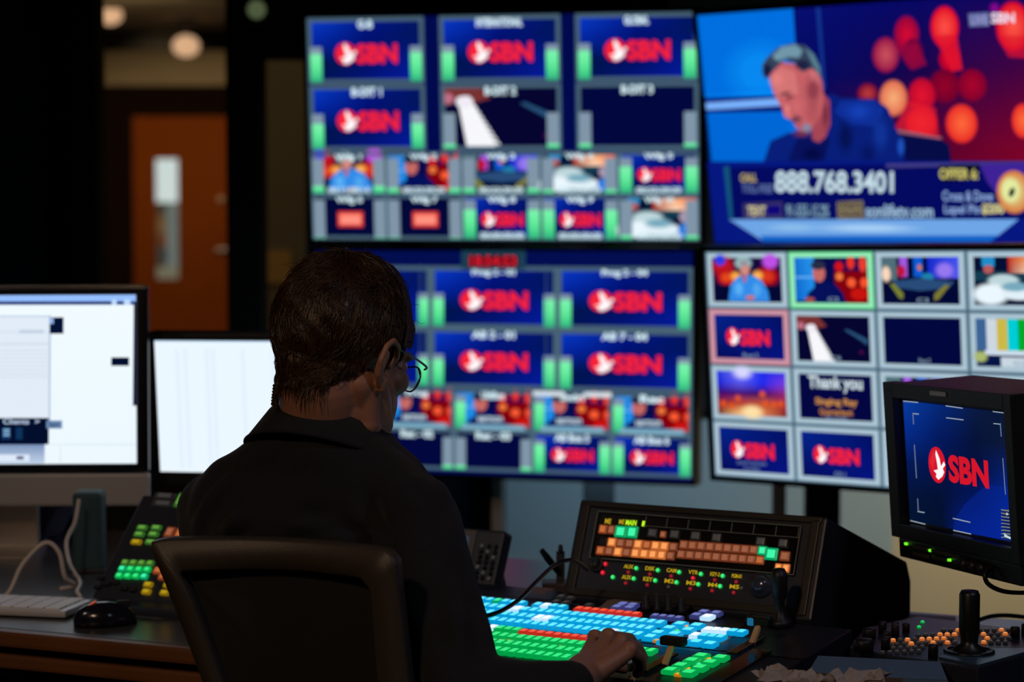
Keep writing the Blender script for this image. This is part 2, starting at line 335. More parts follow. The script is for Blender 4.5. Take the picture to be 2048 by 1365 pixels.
def draw_a(c):
    c.rect(0, 0, 1, 1, (2, 10, 78)); top = [(0, .305), (.345, .655), (.693, 1)]
    for (a, b), n, w in zip(top, ('G-B', 'INTERNATIONAL', 'GLOBAL'), (.13, .38, .2)): tile(c, a, 0, b, .296, pic_logo, n, m=(.8, .82), nw=w)
    for (a, b), n, p, l in zip(top, ('B-DIT 1', 'B-DIT 2', 'B-DIT 3'), (pic_logo, pic_piano, pic_black), (.72, .12, .12)): tile(c, a, .302, b, .598, p, n, m=(l, l), nw=.26)
    xs = [0, .198, .396, .60, .797, 1]
    r1 = [(pic_portrait, .2), (pic_guest, .14), (pic_studio, .14), (pic_desk, .1), (pic_logo, .75)]; r2 = [(pic_off, None), (pic_off, None), (pic_logo, .75), (pic_logo, .75), (pic_desk, .1)]
    for i in range(5):
        tile(c, xs[i], .605, xs[i+1], .795, r1[i][0], 'Wfg %d' % (i+1), tc='00:23:29:29' if i else '00:11:58:14', m=(r1[i][1],)*2, fw=.009, nh=.17, nw=.36, mw=.15, my=.15)
        l = r2[i][1]; tile(c, xs[i], .797, xs[i+1], 1, r2[i][0], 'Wfg %d' % (i+6), tc='00:00:00:00' if i > 1 else None, m=(l or .02,)*2, fw=.009, nh=.17, nw=.36, mw=.15, my=.12)
def draw_b(c):
    c.rect(0, 0, 1, 1, (2, 14, 80)); xs = [0, .316, .653, 1]
    for j, (y0, y1) in enumerate(((.068, .345), (.345, .615))):
        for i in range(3):
            tile(c, xs[i], y0, xs[i+1], y1, pic_logo, (('Aux 2 - 01', 'Prog 2 - 01', 'Prog 2 - 04'), ('AB 2 - 03', 'AB 2 - 01', 'AB 7 - 04'))[j][i], m=(.83, .83), nh=.13, nw=.34, mw=.085, my=.44)
            if i < 2: c.rect(.91, -.02, .915, 1, (72, 98, 116))
    x5 = [0, .18, .38, .59, .795, 1]
    for i in range(5):
        tile(c, x5[i], .620, x5[i+1], .80, pic_guest, ('Clean', 'Prog', 'UltiBox', 'Swirl', 'Rec')[i], tc=None, m=(.8, None), fw=.009, nh=.19, nw=.3, mw=.13, my=.15)
        c.grad(.1, .86, .9, .98, [[(90, 150, 180)], [(150, 195, 215)]], n=2); c.text('sermon', .3, .66, .62, .80, (190, 210, 220), .03)
        if i == 3: c.rect(.0, .0, .4, .12, (215, 228, 235)); c.rect(.66, .0, 1, .12, (215, 228, 235))
        l = .12 if i < 3 else .85
        tile(c, x5[i], .80, x5[i+1], .985, pic_black if i < 3 else pic_logo, ('Rec - 08', 'Rec - 02', 'Rec - 03', 'AB Box 5', 'AB Box 6')[i], m=(l, l), fw=.009, nh=.19, nw=.44, mw=.13, my=.2)
    c.sub(0, 0, 1, 1); c.rect(.40, .0, .57, .082, (28, 62, 82)); c.rect(.418, .018, .55, .07, (10, 6, 24)); c.text('18:54:53', .422, .02, .546, .068, (215, 28, 44), .03)
def draw_d(c):
    c.rect(0, 0, 1, 1, (70, 96, 112)); P_ = [[pic_portrait, pic_guest, pic_studio, pic_desk], [pic_logo, pic_piano, pic_black, pic_bars], [pic_stage, pic_thanks, pic_studio, pic_desk], [pic_logo, pic_logo, pic_guest, pic_portrait]]
    F = {(0, 1): ((60, 205, 110), (150, 235, 185)), (1, 0): ((185, 110, 130), (205, 150, 165))}
    for j in range(4):
        for i in range(4):
            x0, x1, y0, y1 = i/4+.003, (i+1)/4-.003, j/4+.004, (j+1)/4-.004
            c.sub(x0, y0, x1, y1); fc, fi = F.get((j, i), ((120, 150, 170), (172, 196, 210))); c.rect(0, 0, 1, 1, fc); c.ring(.012, .02, .988, .98, .055, .075, fi); c.sub(x0+(x1-x0)*.07, y0+(y1-y0)*.1, x1-(x1-x0)*.07, y1-(y1-y0)*.1)
            if P_[j][i] is pic_logo: c.rect(0, 0, 1, 1, (3, 14, 108)); c.grad(0, 0, 1, 1, [[(5, 35, 140), (2, 14, 95)], [(3, 10, 85), (6, 20, 130)]], n=4); c.logo(.26, .5, .095, .2, .37, .80, .34, .70)
            else: P_[j][i](c)
            n = {(1, 0): 'Rout 5', (1, 2): 'Rout 2', (1, 1): 'C6', (3, 1): 'CG 1', (0, 2): 'C3', (0, 1): 'C2', (1, 3): 'G2'}.get((j, i))
            if n: c.text(n, .40 if i == 0 else .45, .87, .62 if i == 0 else .6, .97, (135, 160, 180), .01)
            if (j, i) == (3, 0): c.text('good morning', .24, .76, .68, .86, (110, 130, 170), .02); c.text('monday', .34, .89, .58, .98, (110, 130, 170), .02)
def draw_c(c):
    px = [(1388, 29), (2062, -16), (2082, 478), (1446, 482)]
    h = homography(px, [(0, 0), (1, 0), (1, 1), (0, 1)]); S = 2.7305
    z = lambda x, y: h(1380+x/S, y/S)
    c.grad(0, 0, 1, 1, [[(6, 16, 120), (6, 14, 112), (6, 8, 100), (10, 6, 90)], [(4, 12, 100), (2, 10, 95), (20, 4, 70), (70, 4, 60)], [(2, 10, 90), (8, 4, 70), (90, 2, 40), (130, 4, 36)], [(8, 20, 110), (8, 12, 90), (90, 2, 40), (120, 4, 40)]])
    c.tf = z
    c.poly([(690, 40), (715, 38), (750, 500), (735, 505)], (18, 50, 140))
    c.poly([(18, 75), (560, 30), (600, 545), (75, 560)], (0, 120, 235)); c.ell(380, 400, 230, 210, (10, 150, 255), soft=.7)
    c.poly([(72, 548), (600, 530), (610, 625), (85, 640)], (6, 24, 120)); c.poly([(82, 575), (520, 548), (525, 590), (86, 615)], (120, 175, 250)); c.poly([(95, 632), (620, 622), (640, 900), (130, 905)], (0, 108, 220))
    for j in range(29):
        y = 84+j*15.6
        for i in range(31):
            x = 34+i*17.6+(j % 2)*8.8+(y-84)*.1; yy = y-(x-34)*.06
            if j >= 26 and False: continue
            if x < 560+(y-84)*.08: c.ell(x, yy, 5.5, 4.2, (0, 70, 180), n=8)
    for j in range(16):
        for i in range(26):
            x = 108+i*17.6+(j % 2)*8.8+j*1.7; y = 652+j*15.6-(x-100)*.02
            c.ell(x, y, 5.2, 4.2, (0, 82, 190), n=8)
    # red lights of the set
    for x, y, rx, ry, q, e in ((1100, 305, 78, 105, (205, 80, 95), (150, 20, 70)), (1215, 190, 72, 110, (215, 10, 50), (150, 5, 60)), (1250, 300, 60, 90, (150, 5, 60), (90, 2, 60)), (1450, 330, 62, 78, (225, 10, 45), (180, 0, 45)), (1425, 150, 82, 125, (255, 80, 70), (228, 10, 40)), (1800, 150, 100, 150, (255, 85, 70), (225, 10, 40)), (1000, 520, 60, 60, (190, 60, 60), (120, 10, 50)), (1420, 480, 90, 100, (150, 2, 40), (110, 2, 45)), (1570, 475, 82, 95, (170, 4, 45), (130, 2, 45)), (1295, 530, 78, 100, (228, 20, 50), (190, 10, 45)), (1290, 680, 90, 90, (250, 50, 50), (225, 20, 45)), (1140, 545, 80, 105, (250, 175, 120), (225, 110, 80)), (1508, 685, 90, 112, (255, 105, 60), (235, 45, 40)), (1840, 670, 66, 100, (255, 110, 60), (235, 45, 40)), (1700, 45, 30, 35, (150, 10, 140), (90, 5, 130))):
        c.ell(x, y, rx, ry, q, e, soft=.14)
    # high-backed chair
    c.poly([(1130, 720), (1390, 765), (1440, 800), (1452, 900), (1100, 905)], (6, 12, 70)); c.poly([(1150, 715), (1400, 758), (1398, 772), (1150, 735)], (150, 90, 110))
    # man in navy shirt looking down
    c.poly([(430, 905), (470, 780), (560, 740), (640, 720), (790, 520), (860, 545), (1040, 550), (1110, 600), (1160, 720), (1195, 840), (1200, 908)], (8, 30, 120))
    c.poly([(850, 560), (1030, 556), (1090, 610), (1040, 700), (900, 690), (820, 620)], (14, 46, 150)); c.ell(1180, 810, 22, 60, (30, 80, 190), soft=.5); c.poly([(620, 760), (800, 760), (760, 905), (560, 905)], (8, 18, 92))
    c.poly([(740, 500), (792, 560), (796, 690), (770, 760), (735, 790), (700, 775), (690, 690)], (165, 70, 85))
    c.poly([(455, 420), (520, 345), (640, 360), (735, 380), (752, 470), (760, 560), (745, 640), (700, 700), (660, 735), (625, 725), (600, 690), (585, 665), (545, 650), (530, 600), (505, 560), (480, 510)], (196, 96, 102))
    c.poly([(460, 430), (520, 370), (600, 400), (620, 520), (560, 540), (500, 540)], (212, 116, 116)); c.ell(712, 430, 34, 60, (220, 120, 125), soft=.2)
    c.ell(570, 540, 30, 14, (120, 50, 66), soft=.5, rot=-.3); c.poly([(530, 545), (560, 620), (590, 640), (575, 660), (545, 650)], (215, 110, 112)); c.ell(615, 655, 34, 14, (110, 60, 75), soft=.4, rot=.3); c.ell(640, 700, 20, 10, (185, 40, 60), soft=.3)
    c.ell(665, 712, 36, 34, (135, 135, 165), soft=.5); c.ell(700, 620, 50, 80, (180, 84, 92), soft=.6)
    c.poly([(415, 360), (440, 320), (500, 262), (580, 238), (650, 248), (705, 300), (738, 370), (745, 450), (725, 410), (690, 378), (640, 400), (600, 350), (540, 330), (480, 390), (440, 440), (418, 410)], (52, 66, 90))
    c.poly([(470, 310), (520, 258), (600, 244), (640, 280), (620, 320), (560, 315), (500, 340)], (112, 150, 168)); c.poly([(650, 256), (700, 300), (735, 370), (742, 430), (700, 360)], (88, 128, 145)); c.ell(445, 390, 30, 45, (24, 26, 62), soft=.4); c.ell(640, 360, 50, 34, (30, 34, 66), soft=.4)
    c.ell(700, 500, 60, 110, (146, 62, 76), soft=.9); c.ell(500, 440, 50, 60, (226, 128, 126), soft=.9); c.ell(610, 590, 50, 60, (205, 104, 108), soft=.9); c.ell(560, 605, 16, 34, (228, 130, 128), soft=.7)
    c.ell(770, 640, 26, 110, (120, 44, 64), soft=.9); c.ell(640, 740, 60, 24, (120, 50, 70), soft=.9); c.ell(545, 520, 44, 12, (70, 30, 48), soft=.7, rot=-.25); c.ell(600, 672, 40, 12, (90, 50, 66), soft=.8, rot=.35)
    c.ell(950, 620, 90, 60, (20, 62, 178), soft=.9); c.ell(880, 760, 60, 120, (5, 18, 84), soft=.9); c.ell(1070, 740, 60, 130, (16, 50, 150), soft=.9); c.ell(700, 850, 80, 60, (4, 10, 70), soft=.9); c.ell(1000, 850, 60, 80, (6, 22, 100), soft=.9)
    c.poly([(1365, 200), (1490, 190), (1520, 390), (1460, 400)], (225, 20, 45), .8); c.poly([(1150, 260), (1270, 230), (1325, 360), (1240, 390)], (150, 8, 60), .7); c.poly([(1710, 200), (1900, 200), (1900, 330), (1770, 320)], (222, 20, 45), .6); c.poly([(1215, 560), (1370, 600), (1385, 760), (1150, 710)], (232, 30, 45), .6)
    # lower caption band
    c.poly([(125, 893), (1900, 885), (1990, 1330), (180, 1330)], (6, 24, 128)); c.poly([(220, 925), (1900, 888), (1990, 905), (1990, 1190), (270, 1205)], (4, 10, 96))
    c.poly([(1100, 902), (1900, 888), (1990, 900), (1100, 925)], (64, 60, 130)); c.poly([(1385, 912), (1600, 905), (1590, 985), (1400, 1000)], (4, 8, 40)); c.poly([(1600, 905), (1990, 888), (1990, 1140), (1760, 1150), (1640, 1000)], (62, 34, 150))
    c.poly([(215, 920), (245, 920), (275, 1215), (255, 1215)], (20, 84, 120))
    c.poly([(255, 1205), (1800, 1193), (1650, 1310), (440, 1318)], (110, 165, 230)); c.poly([(420, 1290), (1690, 1278), (1650, 1312), (440, 1320)], (20, 100, 200)); c.ell(1000, 1245, 320, 28, (165, 205, 245), soft=.7); c.ell(600, 1245, 180, 24, (140, 190, 235), soft=.7)
    T = lambda s, x0, y0, x1, y1, q, b=.03: c.text(s, x0, y0, x1, y1, q, b)
    T('888.768.3401', 498, 940, 1140, 1062, (196, 220, 230), .03); T('CALL', 308, 958, 398, 1002, (200, 180, 100), .03); T('TOLL-FREE', 318, 1015, 486, 1062, (90, 110, 160))
    c.poly([(325, 1118), (540, 1108), (545, 1198), (330, 1202)], (58, 50, 104)); c.poly([(455, 1130), (530, 1126), (532, 1176), (458, 1180)], (14, 6, 120)); T('TEXT', 350, 1132, 450, 1184, (215, 205, 150))
    T('91-555-15.2%', 562, 1122, 792, 1190, (130, 168, 186), .02); c.poly([(835, 1108), (975, 1100), (980, 1195), (840, 1198)], (132, 120, 88)); T('DONATE', 845, 1110, 968, 1145, (60, 50, 60)); T('ONLINE', 845, 1155, 968, 1190, (60, 50, 60))
    T('sonlifetv.com', 990, 1118, 1350, 1190, (160, 196, 222), .02); T('OFFER 6:', 1385, 925, 1592, 985, (205, 196, 110), .03); T('Cross & Dove', 1400, 1045, 1668, 1100, (140, 170, 220), .02); T('Lapel Pin', 1408, 1118, 1600, 1180, (140, 170, 220), .02); T('$200', 1608, 1112, 1725, 1172, (214, 206, 140), .04)
    c.ell(1780, 1050, 95, 118, (226, 226, 150), (214, 120, 60), soft=.08); c.ell(1760, 1040, 60, 80, (228, 236, 160), soft=.4); c.ell(1768, 1052, 16, 30, (30, 40, 40), soft=.2, rot=.4)
    c.poly([(1555, 75), (1670, 68), (1672, 145), (1562, 150)], (96, 104, 160)); T('LIVE', 1570, 85, 1662, 138, (150, 155, 200), .02); T('SBN', 1680, 70, 1810, 132, (236, 214, 232), .04)
wall_monitor(VA, W0, H0, 'upper left wall screen with three columns of logo tiles and green meters', draw_a)
wall_monitor(VB, W0, H0, 'lower left wall screen behind the operator head with red clock digits on top', draw_b)
wall_monitor(VC, W0*.85, H0*1.1*.85, 'upper right wall screen with man in navy shirt over phone number caption', draw_c, k=.85)
wall_monitor(VD, W0*.85, H0*.85, 'lower right wall screen with sixteen white-framed tiles, one framed in green', draw_d, k=.85)
# ------------------------------------------------------------------ the room
WALLD = mat('dark_wall_paint', (.018, .027, .046), .8, noise=.3, scale=6, bump=.2, bscale=90)
CEILD = mat('dark_ceiling_tile', (.012, .011, .010), .9, noise=.4, scale=5)
CARPET = mat('dark_carpet', (.014, .015, .018), .95, noise=.5, scale=120, bump=.5, bscale=300)
BEIGE = mat('beige_paint', (.36, .27, .16), .8, noise=.12, scale=4)
TAN = mat('tan_paint', (.50, .42, .28), .8, noise=.1, scale=3)
GREYB = mat('grey_blue_paint', (.30, .38, .42), .75, noise=.12, scale=3)
FRAMED = mat('dark_bronze_frame', (.010, .009, .008), .5, noise=.2)
def slab(name, x0, x1, y0, y1, z0, z1, m, **k):
    mb = MB(); mb.box(((x0+x1)/2, (y0+y1)/2, (z0+z1)/2), (x1-x0, y1-y0, z1-z0)); k.setdefault('kind', 'structure')
    return mb.build(name, m, **k)
slab('floor', -6, 3.7, -2.1, 21.2, -.1, 0, CARPET)
slab('ceiling', -3.1, 3.7, -2.1, 8, 2.75, 2.85, CEILD)
slab('ceiling_corridor', -6, 3.7, 8.12, 21.2, 2.7, 2.8, BEIGE)
slab('wall_left', -3.1, -3, -2, 8, 0, 2.75, WALLD); slab('wall_right', 3.6, 3.7, -2, 8, 0, 2.75, WALLD)
slab('wall_front', -3, 3.6, -2.1, -2, 0, 2.75, WALLD)
XR = (612-1024)/FPX*8
slab('wall_back', XR, 3.6, 8, 8.12, 0, 2.75, WALLD)
slab('wall_partition', -3, (152-1024)/FPX*8, 8, 8.12, 0, 2.75, WALLD)
slab('wall_corridor_left', -6.1, -6, 8, 21.2, 0, 2.7, BEIGE); slab('wall_corridor_end', -6, 3.7, 21, 21.2, 0, 2.7, BEIGE)
slab('wall_corridor_side', (526-1024)/FPX*11, 3, 11, 11.1, 0, 2.7, BEIGE)
slab('wall_low_left', -.02, 1.18, 7.45, 7.55, 0, .74, GREYB)
slab('wall_low_right', 1.18, 3.5, 7.45, 7.55, 0, .74, TAN)
for n, (a, b) in enumerate(((152, 206), (459, 531))):
    mb = MB(); mb.box(((a+b-2048)/2/FPX*8, 8, 1.37), ((b-a)/FPX*8, .16, 2.74), .006); mb.build('trim_%d' % (n+1), FRAMED, kind='structure')
mb = MB(); mb.box((-.80, 8, 2.31), (.255, .18, .86), .006); mb.box((-1.62+.33, 8, .05), (.67, .12, .1)); mb.build('trim_3', FRAMED, kind='structure')
for n, (a, b) in enumerate(((206, 459), (531, 612))):
    mb = MB(); x0 = (a-1024)/FPX*8; x1 = (b-1024)/FPX*8; mb.box(((x0+x1)/2, 8.02, 1.3), (x1-x0, .01, 2.5)); mb.build('window_%d' % (n+1), GLASS, kind='structure')
# corridor end: door with narrow lit window
DW = mat('varnished_door_wood', (.30, .062, .004), .8, noise=.35, scale=1.2, spec=.08)
dx0, dx1, dz = -3.268, -2.433, 2.10
d = thing('door_1', 'varnished orange-brown wooden door with narrow lit window at corridor end', 'door', ((dx0+dx1)/2, 20.93, 0)); d['kind'] = 'structure'; del d['label']; del d['category']
wx0, wx1, wz0, wz1 = -3.075-(dx0+dx1)/2, -2.885-(dx0+dx1)/2, .70, 1.735; hw = (dx1-dx0)/2
mb = MB()
for a, b, c0, c1 in ((-hw, wx0, 0, dz), (wx1, hw, 0, dz), (wx0, wx1, 0, wz0), (wx0, wx1, wz1, dz)): mb.box(((a+b)/2, 0, (c0+c1)/2), (b-a, .045, c1-c0))
mb.build('door_leaf', DW, d)
c = Canvas(wx1-wx0, wz1-wz0); c.rect(0, 0, 1, 1, (70, 60, 45)); c.rect(.45, 0, 1, 1, (112, 118, 112)); c.rect(0, 0, 1, .36, (228, 236, 232)); c.ell(.25, .55, .3, .12, (120, 85, 50), soft=.6); c.ell(.3, .68, .25, .06, (120, 52, 24), soft=.6); c.ell(.3, .8, .3, .08, (60, 58, 60), soft=.6); c.rect(0, .9, 1, 1, (120, 112, 92))
o = c.build(d); o.name = 'door_window'; o.matrix_local = Matrix.Translation(((wx0+wx1)/2, .0, (wz0+wz1)/2))
mb = MB(); mb.lathe([(.001, 0), (.035, 0), (.035, .012), (.028, .02), (.001, .021)], 20, M=Matrix.Translation((hw-.08, -.022, 1.385)) @ Matrix.Rotation(math.pi/2, 4, 'X')); mb.build('door_plate', mat('brushed_brass', (.5, .36, .24), .4, .6, noise=.1), d)
mb = MB(); mb.box((hw-.07, -.06, .95), (.11, .02, .02), .006); mb.box((hw-.07, -.035, .95), (.03, .04, .05), .006); mb.build('door_handle', mat('dull_steel', (.3, .3, .3), .35, .9, noise=.1), d)
mb = MB()
for a, b, c0, c1 in ((-3.62, dx0, 0, 2.37), (dx1, -2.2, 0, 2.37), (dx0, dx1, dz, 2.37)): mb.box(((a+b)/2, 20.96, (c0+c1)/2), (b-a, .07, c1-c0))
mb.build('trim_4', mat('dark_stained_frame', (.014, .006, .003), .9, noise=.3, spec=.05), kind='structure')
slab('trim_5', -6, 3, 18.8, 18.95, 2.55, 2.70, mat('matte_dark_beam', (.008, .007, .006), .95, noise=.2, spec=.02))
LAMPW = em('warm_globe_glass', srgb(228, 176, 136), 1.1); LAMPG = em('green_status_glass', srgb(84, 96, 66), .8)
def globe(px, py, d, r, lab, m=LAMPW, top=2.7):
    p = P(px, py, d); t = thing('ceiling_lamp', lab, 'lamp', (p[0], p[1], p[2]-r), 'warm round lamps on the corridor ceiling')
    mb = MB(); mb.lathe([(r*math.cos(a)+.0005, r+.8*r*math.sin(a)) for a in np.linspace(-math.pi/2, math.pi/2, 12)], 20); mb.build('glass_shade', m, t)
    h = top-(p[2]+r*.7); mb = MB(); mb.lathe([(r*.25, 0), (r*.25, h-.02), (r*.8, h-.015), (r*.8, h)], 16, M=Matrix.Translation((0, 0, r*1.7))); mb.build('mounting_stem', FRAMED, t)
globe(220, 30, 16.6, .085, 'round warm lamp on corridor ceiling, the farther left one'); globe(372, 92, 17.4, .098, 'round warm lamp hanging before dark beam above the orange wooden door')
p = P(514, 20, 7.86)
mb = MB(); mb.lathe([(.001, 0), (.026, .004), (.03, .014), (.026, .024), (.001, .028)], 20, M=Matrix.Translation((p[0], 7.91, p[2])) @ Matrix.Rotation(math.pi/2, 4, 'X')); mb.build('indicator_lamp', LAMPG, label='small dim green lamp on dark beam left of the wall screens', cat='lamp')
p0 = P(530, 502, 10.96); p1 = P(582, 568, 10.96); mb = MB(); mb.box(((p0[0]+p1[0])/2, 10.985, (p0[2]+p1[2])/2), (p1[0]-p0[0], .02, p0[2]-p1[2]), .003)
mb.build('wall_notice', mat('amber_card', (.95, .52, .14), .7, noise=.1), label='square amber notice on the beige wall beyond the glass', cat='notice')
# ------------------------------------------------------------------ stand posts of the video wall
POST = mat('grey_post', (.55, .52, .50), .5, .1, noise=.15)
for px, y, z1, lab in ((995, 6.72, .60, 'pale grey post under the lower left wall screen, nearest the operator'), (1561, 6.10, .2, 'short grey post under the lower right wall screen')):
    x = (px-1024)/FPX*y; t = thing('stand_post', lab, 'post', (x, y, 0), 'posts carrying the video wall')
    mb = MB(); mb.box((0, 0, (z1+.9)/2), (.034, .03, z1+.9), .004); mb.build('upright', POST, t)
    mb = MB(); mb.box((0, 0, .012), (.16, .10, .024), .006); mb.build('foot_plate', BLKM, t)
mb = MB()
for x, y in ((-.30, 6.92), (.25, 6.92), (.80, 6.2)): mb.box((x, y, 1.25), (.09, .05, 2.5), .005)
mb.box((0, 6.95, 1.05), (.9, .03, .1), .005); mb.box((0, 6.95, 2.0), (.9, .03, .1), .005); mb.box((.76, 6.22, 1.8), (.10, .03, .1), .005)
for x, y in ((-.3, 6.94), (.25, 6.94), (.80, 6.28)): mb.box((x, y, .015), (.3 if x < .5 else .12, .16, .03), .005)
mb.prism([(.2, 6.9), (.26, 6.95), (.76, 6.34), (.70, 6.3)], .03)
mb.build('screen_stand', BLKM, label='black floor frame carrying the wall screens from behind', cat='stand')
# ------------------------------------------------------------------ desk
TH = math.radians(24.87); DX = np.array([math.cos(TH), -math.sin(TH), 0]); DN = np.array([math.sin(TH), math.cos(TH), 0]); ZZ = np.array([0, 0, 1.])
D0 = PZ(0, 1255, .74); DM = frame(np.array([D0[0], D0[1], 0]), DX, DN, ZZ)
WOOD = mat('walnut_edge_wood', (.19, .07, .025), .4, noise=.5, scale=5)
LAM = mat('grey_laminate', (.045, .047, .055), .3, noise=.15, scale=60, bump=.05, bscale=400)
desk = thing('console_desk', 'long dark console desk with walnut front edge under the monitors and keyboard', 'desk', DM)
mb = MB(); mb.prism([(-1.1, 0), (1.9, 0), (1.9, .76), (.86, .76), (.80, 1.02), (-1.1, 1.02)], .03, M=Matrix.Translation((0, 0, .71)), bev=.002); mb.build('worktop', LAM, desk)
mb = MB(); mb.box((.4, -.012, .7265), (3.0, .024, .026), .006); mb.box((.4, -.004, .688), (3.0, .024, .022), .005); mb.build('wood_edge', WOOD, desk)
mb = MB(); mb.box((.4, .022, .685), (3.0, .02, .05)); mb.box((.4, .74, .36), (3.0, .02, .70)); mb.build('fascia', BLKM, desk)
for x in (-1.05, .42, 1.85):
    mb = MB(); mb.box((x, .45, .355), (.05, .8, .71), .004); mb.build('side_support', BLKM, desk)
q = PL(18, 1345, np.array(DM.translation), DX, ZZ); mb = MB(); mb.box((q[0]-.04, .012, q[1]), (.13, .014, .012), .003); mb.build('drawer_handle', mat('satin_nickel', (.4, .38, .34), .4, .8, noise=.1), desk)
DZ = .7402
def onto_desk(px, py, z=DZ): p = PZ(px, py, z); return np.array([p[0], p[1], DZ])
def yawm(p, yaw): return Matrix.Translation(tuple(p)) @ Matrix.Rotation(yaw, 4, 'Z')
# ------------------------------------------------------------------ desktop computer on the left
ALU = mat('brushed_aluminium', (.42, .38, .34), .38, .7, noise=.08, scale=80)
ALUM = mat('matte_aluminium_chin', (.34, .32, .31), .5, .1, noise=.06, scale=80)
VI = [-0.9681, 4.6232, -0.0741, 0.0035, -0.0048, -0.0124]; MI = pose(VI); IC = MI.translation
WI, HI = .50, .323
ti = thing('desktop_computer', 'large silver-chinned computer with glowing white window on the left desk', 'computer', Matrix.Translation((IC.x, IC.y+.06, DZ)))
U = ti.matrix_world.inverted() @ MI; U = Matrix.Translation((0, -.06, IC.z-DZ)) @ MI.to_3x3().to_4x4()
mb = MB(); mb.box((0, .012, -.0), (WI+.046, .014, HI+.036), .006); mb.build('bezel', GLOSS, ti, U)
mb = MB(); mb.box((0, .014, -HI/2-.050), (WI+.046, .02, .062), .006); mb.build('chin', ALUM, ti, U)
mb = MB(); mb.box((0, .03, -.01), (WI+.03, .02, HI+.06), .009); mb.build('back_shell', ALU, ti, U)
hz = IC.z-DZ
mb = MB(); mb.prism([(0, 0), (.20, 0), (.20, .012), (.13, .016), (.115, .20), (.10, .20), (.112, .012), (0, .006)], .085, M=Matrix.Translation((-.0425, -.09, 0)) @ Matrix.Rotation(math.pi/2, 4, 'Z') @ Matrix.Rotation(math.pi/2, 4, 'X'), bev=.001)
mb.build('stand', ALU, ti)
c = Canvas(WI, HI); hi = homography([(-249, 592), (270, 590), (275, 928), (-249, 930)], [(0, 0), (1, 0), (1, 1), (0, 1)]); SI = 3.1017
c.grad(0, 0, 1, 1, [[(240, 250, 255), (242, 252, 255)], [(240, 250, 255), (236, 248, 255)]], n=3)
c.tf = lambda x, y: tuple(min(1, max(0, q)) for q in hi(x/SI, 560+y/SI)); R_ = c.rect
R_(-800, 90, 860, 134, (150, 192, 255)); R_(-800, 134, 860, 154, (18, 40, 110)); R_(690, 122, 720, 156, (190, 220, 255)); R_(765, 122, 805, 156, (190, 220, 255)); R_(-800, 154, 860, 160, (225, 240, 255))
R_(826, 150, 860, 780, (6, 20, 60)); R_(-800, 222, 306, 855, (226, 236, 248)); R_(306, 222, 312, 880, (120, 150, 190)); R_(-800, 222, 306, 227, (150, 175, 215))
for y in (322, 390, 400, 436, 460, 484, 508, 532, 556, 580, 600): R_(-800, y, 300, y+2.2, (176, 190, 212))
R_(120, 310, 270, 330, (196, 208, 226)); R_(308, 232, 393, 333, (4, 18, 52)); R_(308, 235, 332, 272, (150, 180, 230)); R_(690, 480, 800, 532, (2, 16, 46))
R_(-800, 856, 305, 1022, (3, 14, 44)); c.text('Clients  >', 20, 860, 248, 895, (180, 200, 225), .02); R_(290, 872, 388, 922, (110, 140, 180)); c.text('Sort', 305, 880, 372, 912, (20, 40, 80), .02)
for x in (12, 100): R_(x, 915, x+55 if x < 50 else x+42, 990, (22, 52, 96) if x < 50 else (14, 50, 90))
for y in (925, 942, 960): R_(22, y, 62, y+8, (150, 200, 235))
c.grad(-800, 1022, 280, 1140, [[(120, 145, 185)], [(190, 208, 232)]], n=3); R_(-800, 1085, 185, 1128, (222, 234, 250)); R_(105, 1095, 150, 1115, (90, 90, 130)); R_(280, 1020, 860, 1023, (200, 215, 235)); R_(376, 1035, 379, 1135, (190, 205, 230))
for x in (50, 90, 130, 180, 220, 240): R_(x-50, 1038, x-46, 1080, (150, 170, 200))
o = c.build(ti); o.matrix_local = U
# ------------------------------------------------------------------ second display
V2 = [-0.5327, 4.7204, -0.1291, 0.1517, 0.0051, -0.1942]; M2 = pose(V2); C2 = M2.translation; W2, H2 = .335, .262
t2 = thing('desk_monitor', 'black-framed monitor with plain white screen behind the operator shoulder', 'monitor', Matrix.Translation((C2.x+.01, C2.y+.10, DZ)))
U = Matrix.Translation((-.01, -.10, C2.z-DZ)) @ M2.to_3x3().to_4x4()
mb = MB(); mb.box((0, .022, -.003), (W2+.032, .04, H2+.036), .005); mb.build('housing', BLK, t2, U)
mb = MB(); mb.box((0, .002, H2/2+.007), (W2+.032, .008, .014), .002); mb.box((0, .002, -H2/2-.012), (W2+.032, .008, .024), .002)
for s in (-1, 1): mb.box((s*(W2/2+.008), .002, 0), (.016, .008, H2), .002)
mb.build('bezel', BLK, t2, U)
mb = MB(); mb.box((0, 0, .009), (.22, .17, .018), .006); mb.box((0, 0, .14), (.07, .03, .27), .006); mb.build('stand', BLK, t2)
c = Canvas(W2, H2); c.rect(0, 0, 1, 1, (236, 248, 255))
for x in (.12, .17, .3, .34, .52, .7): c.rect(x, .06, x+.03, .97, (230, 243, 255))
c.rect(0, 0, 1, .012, (190, 215, 240)); o = c.build(t2); o.matrix_local = U
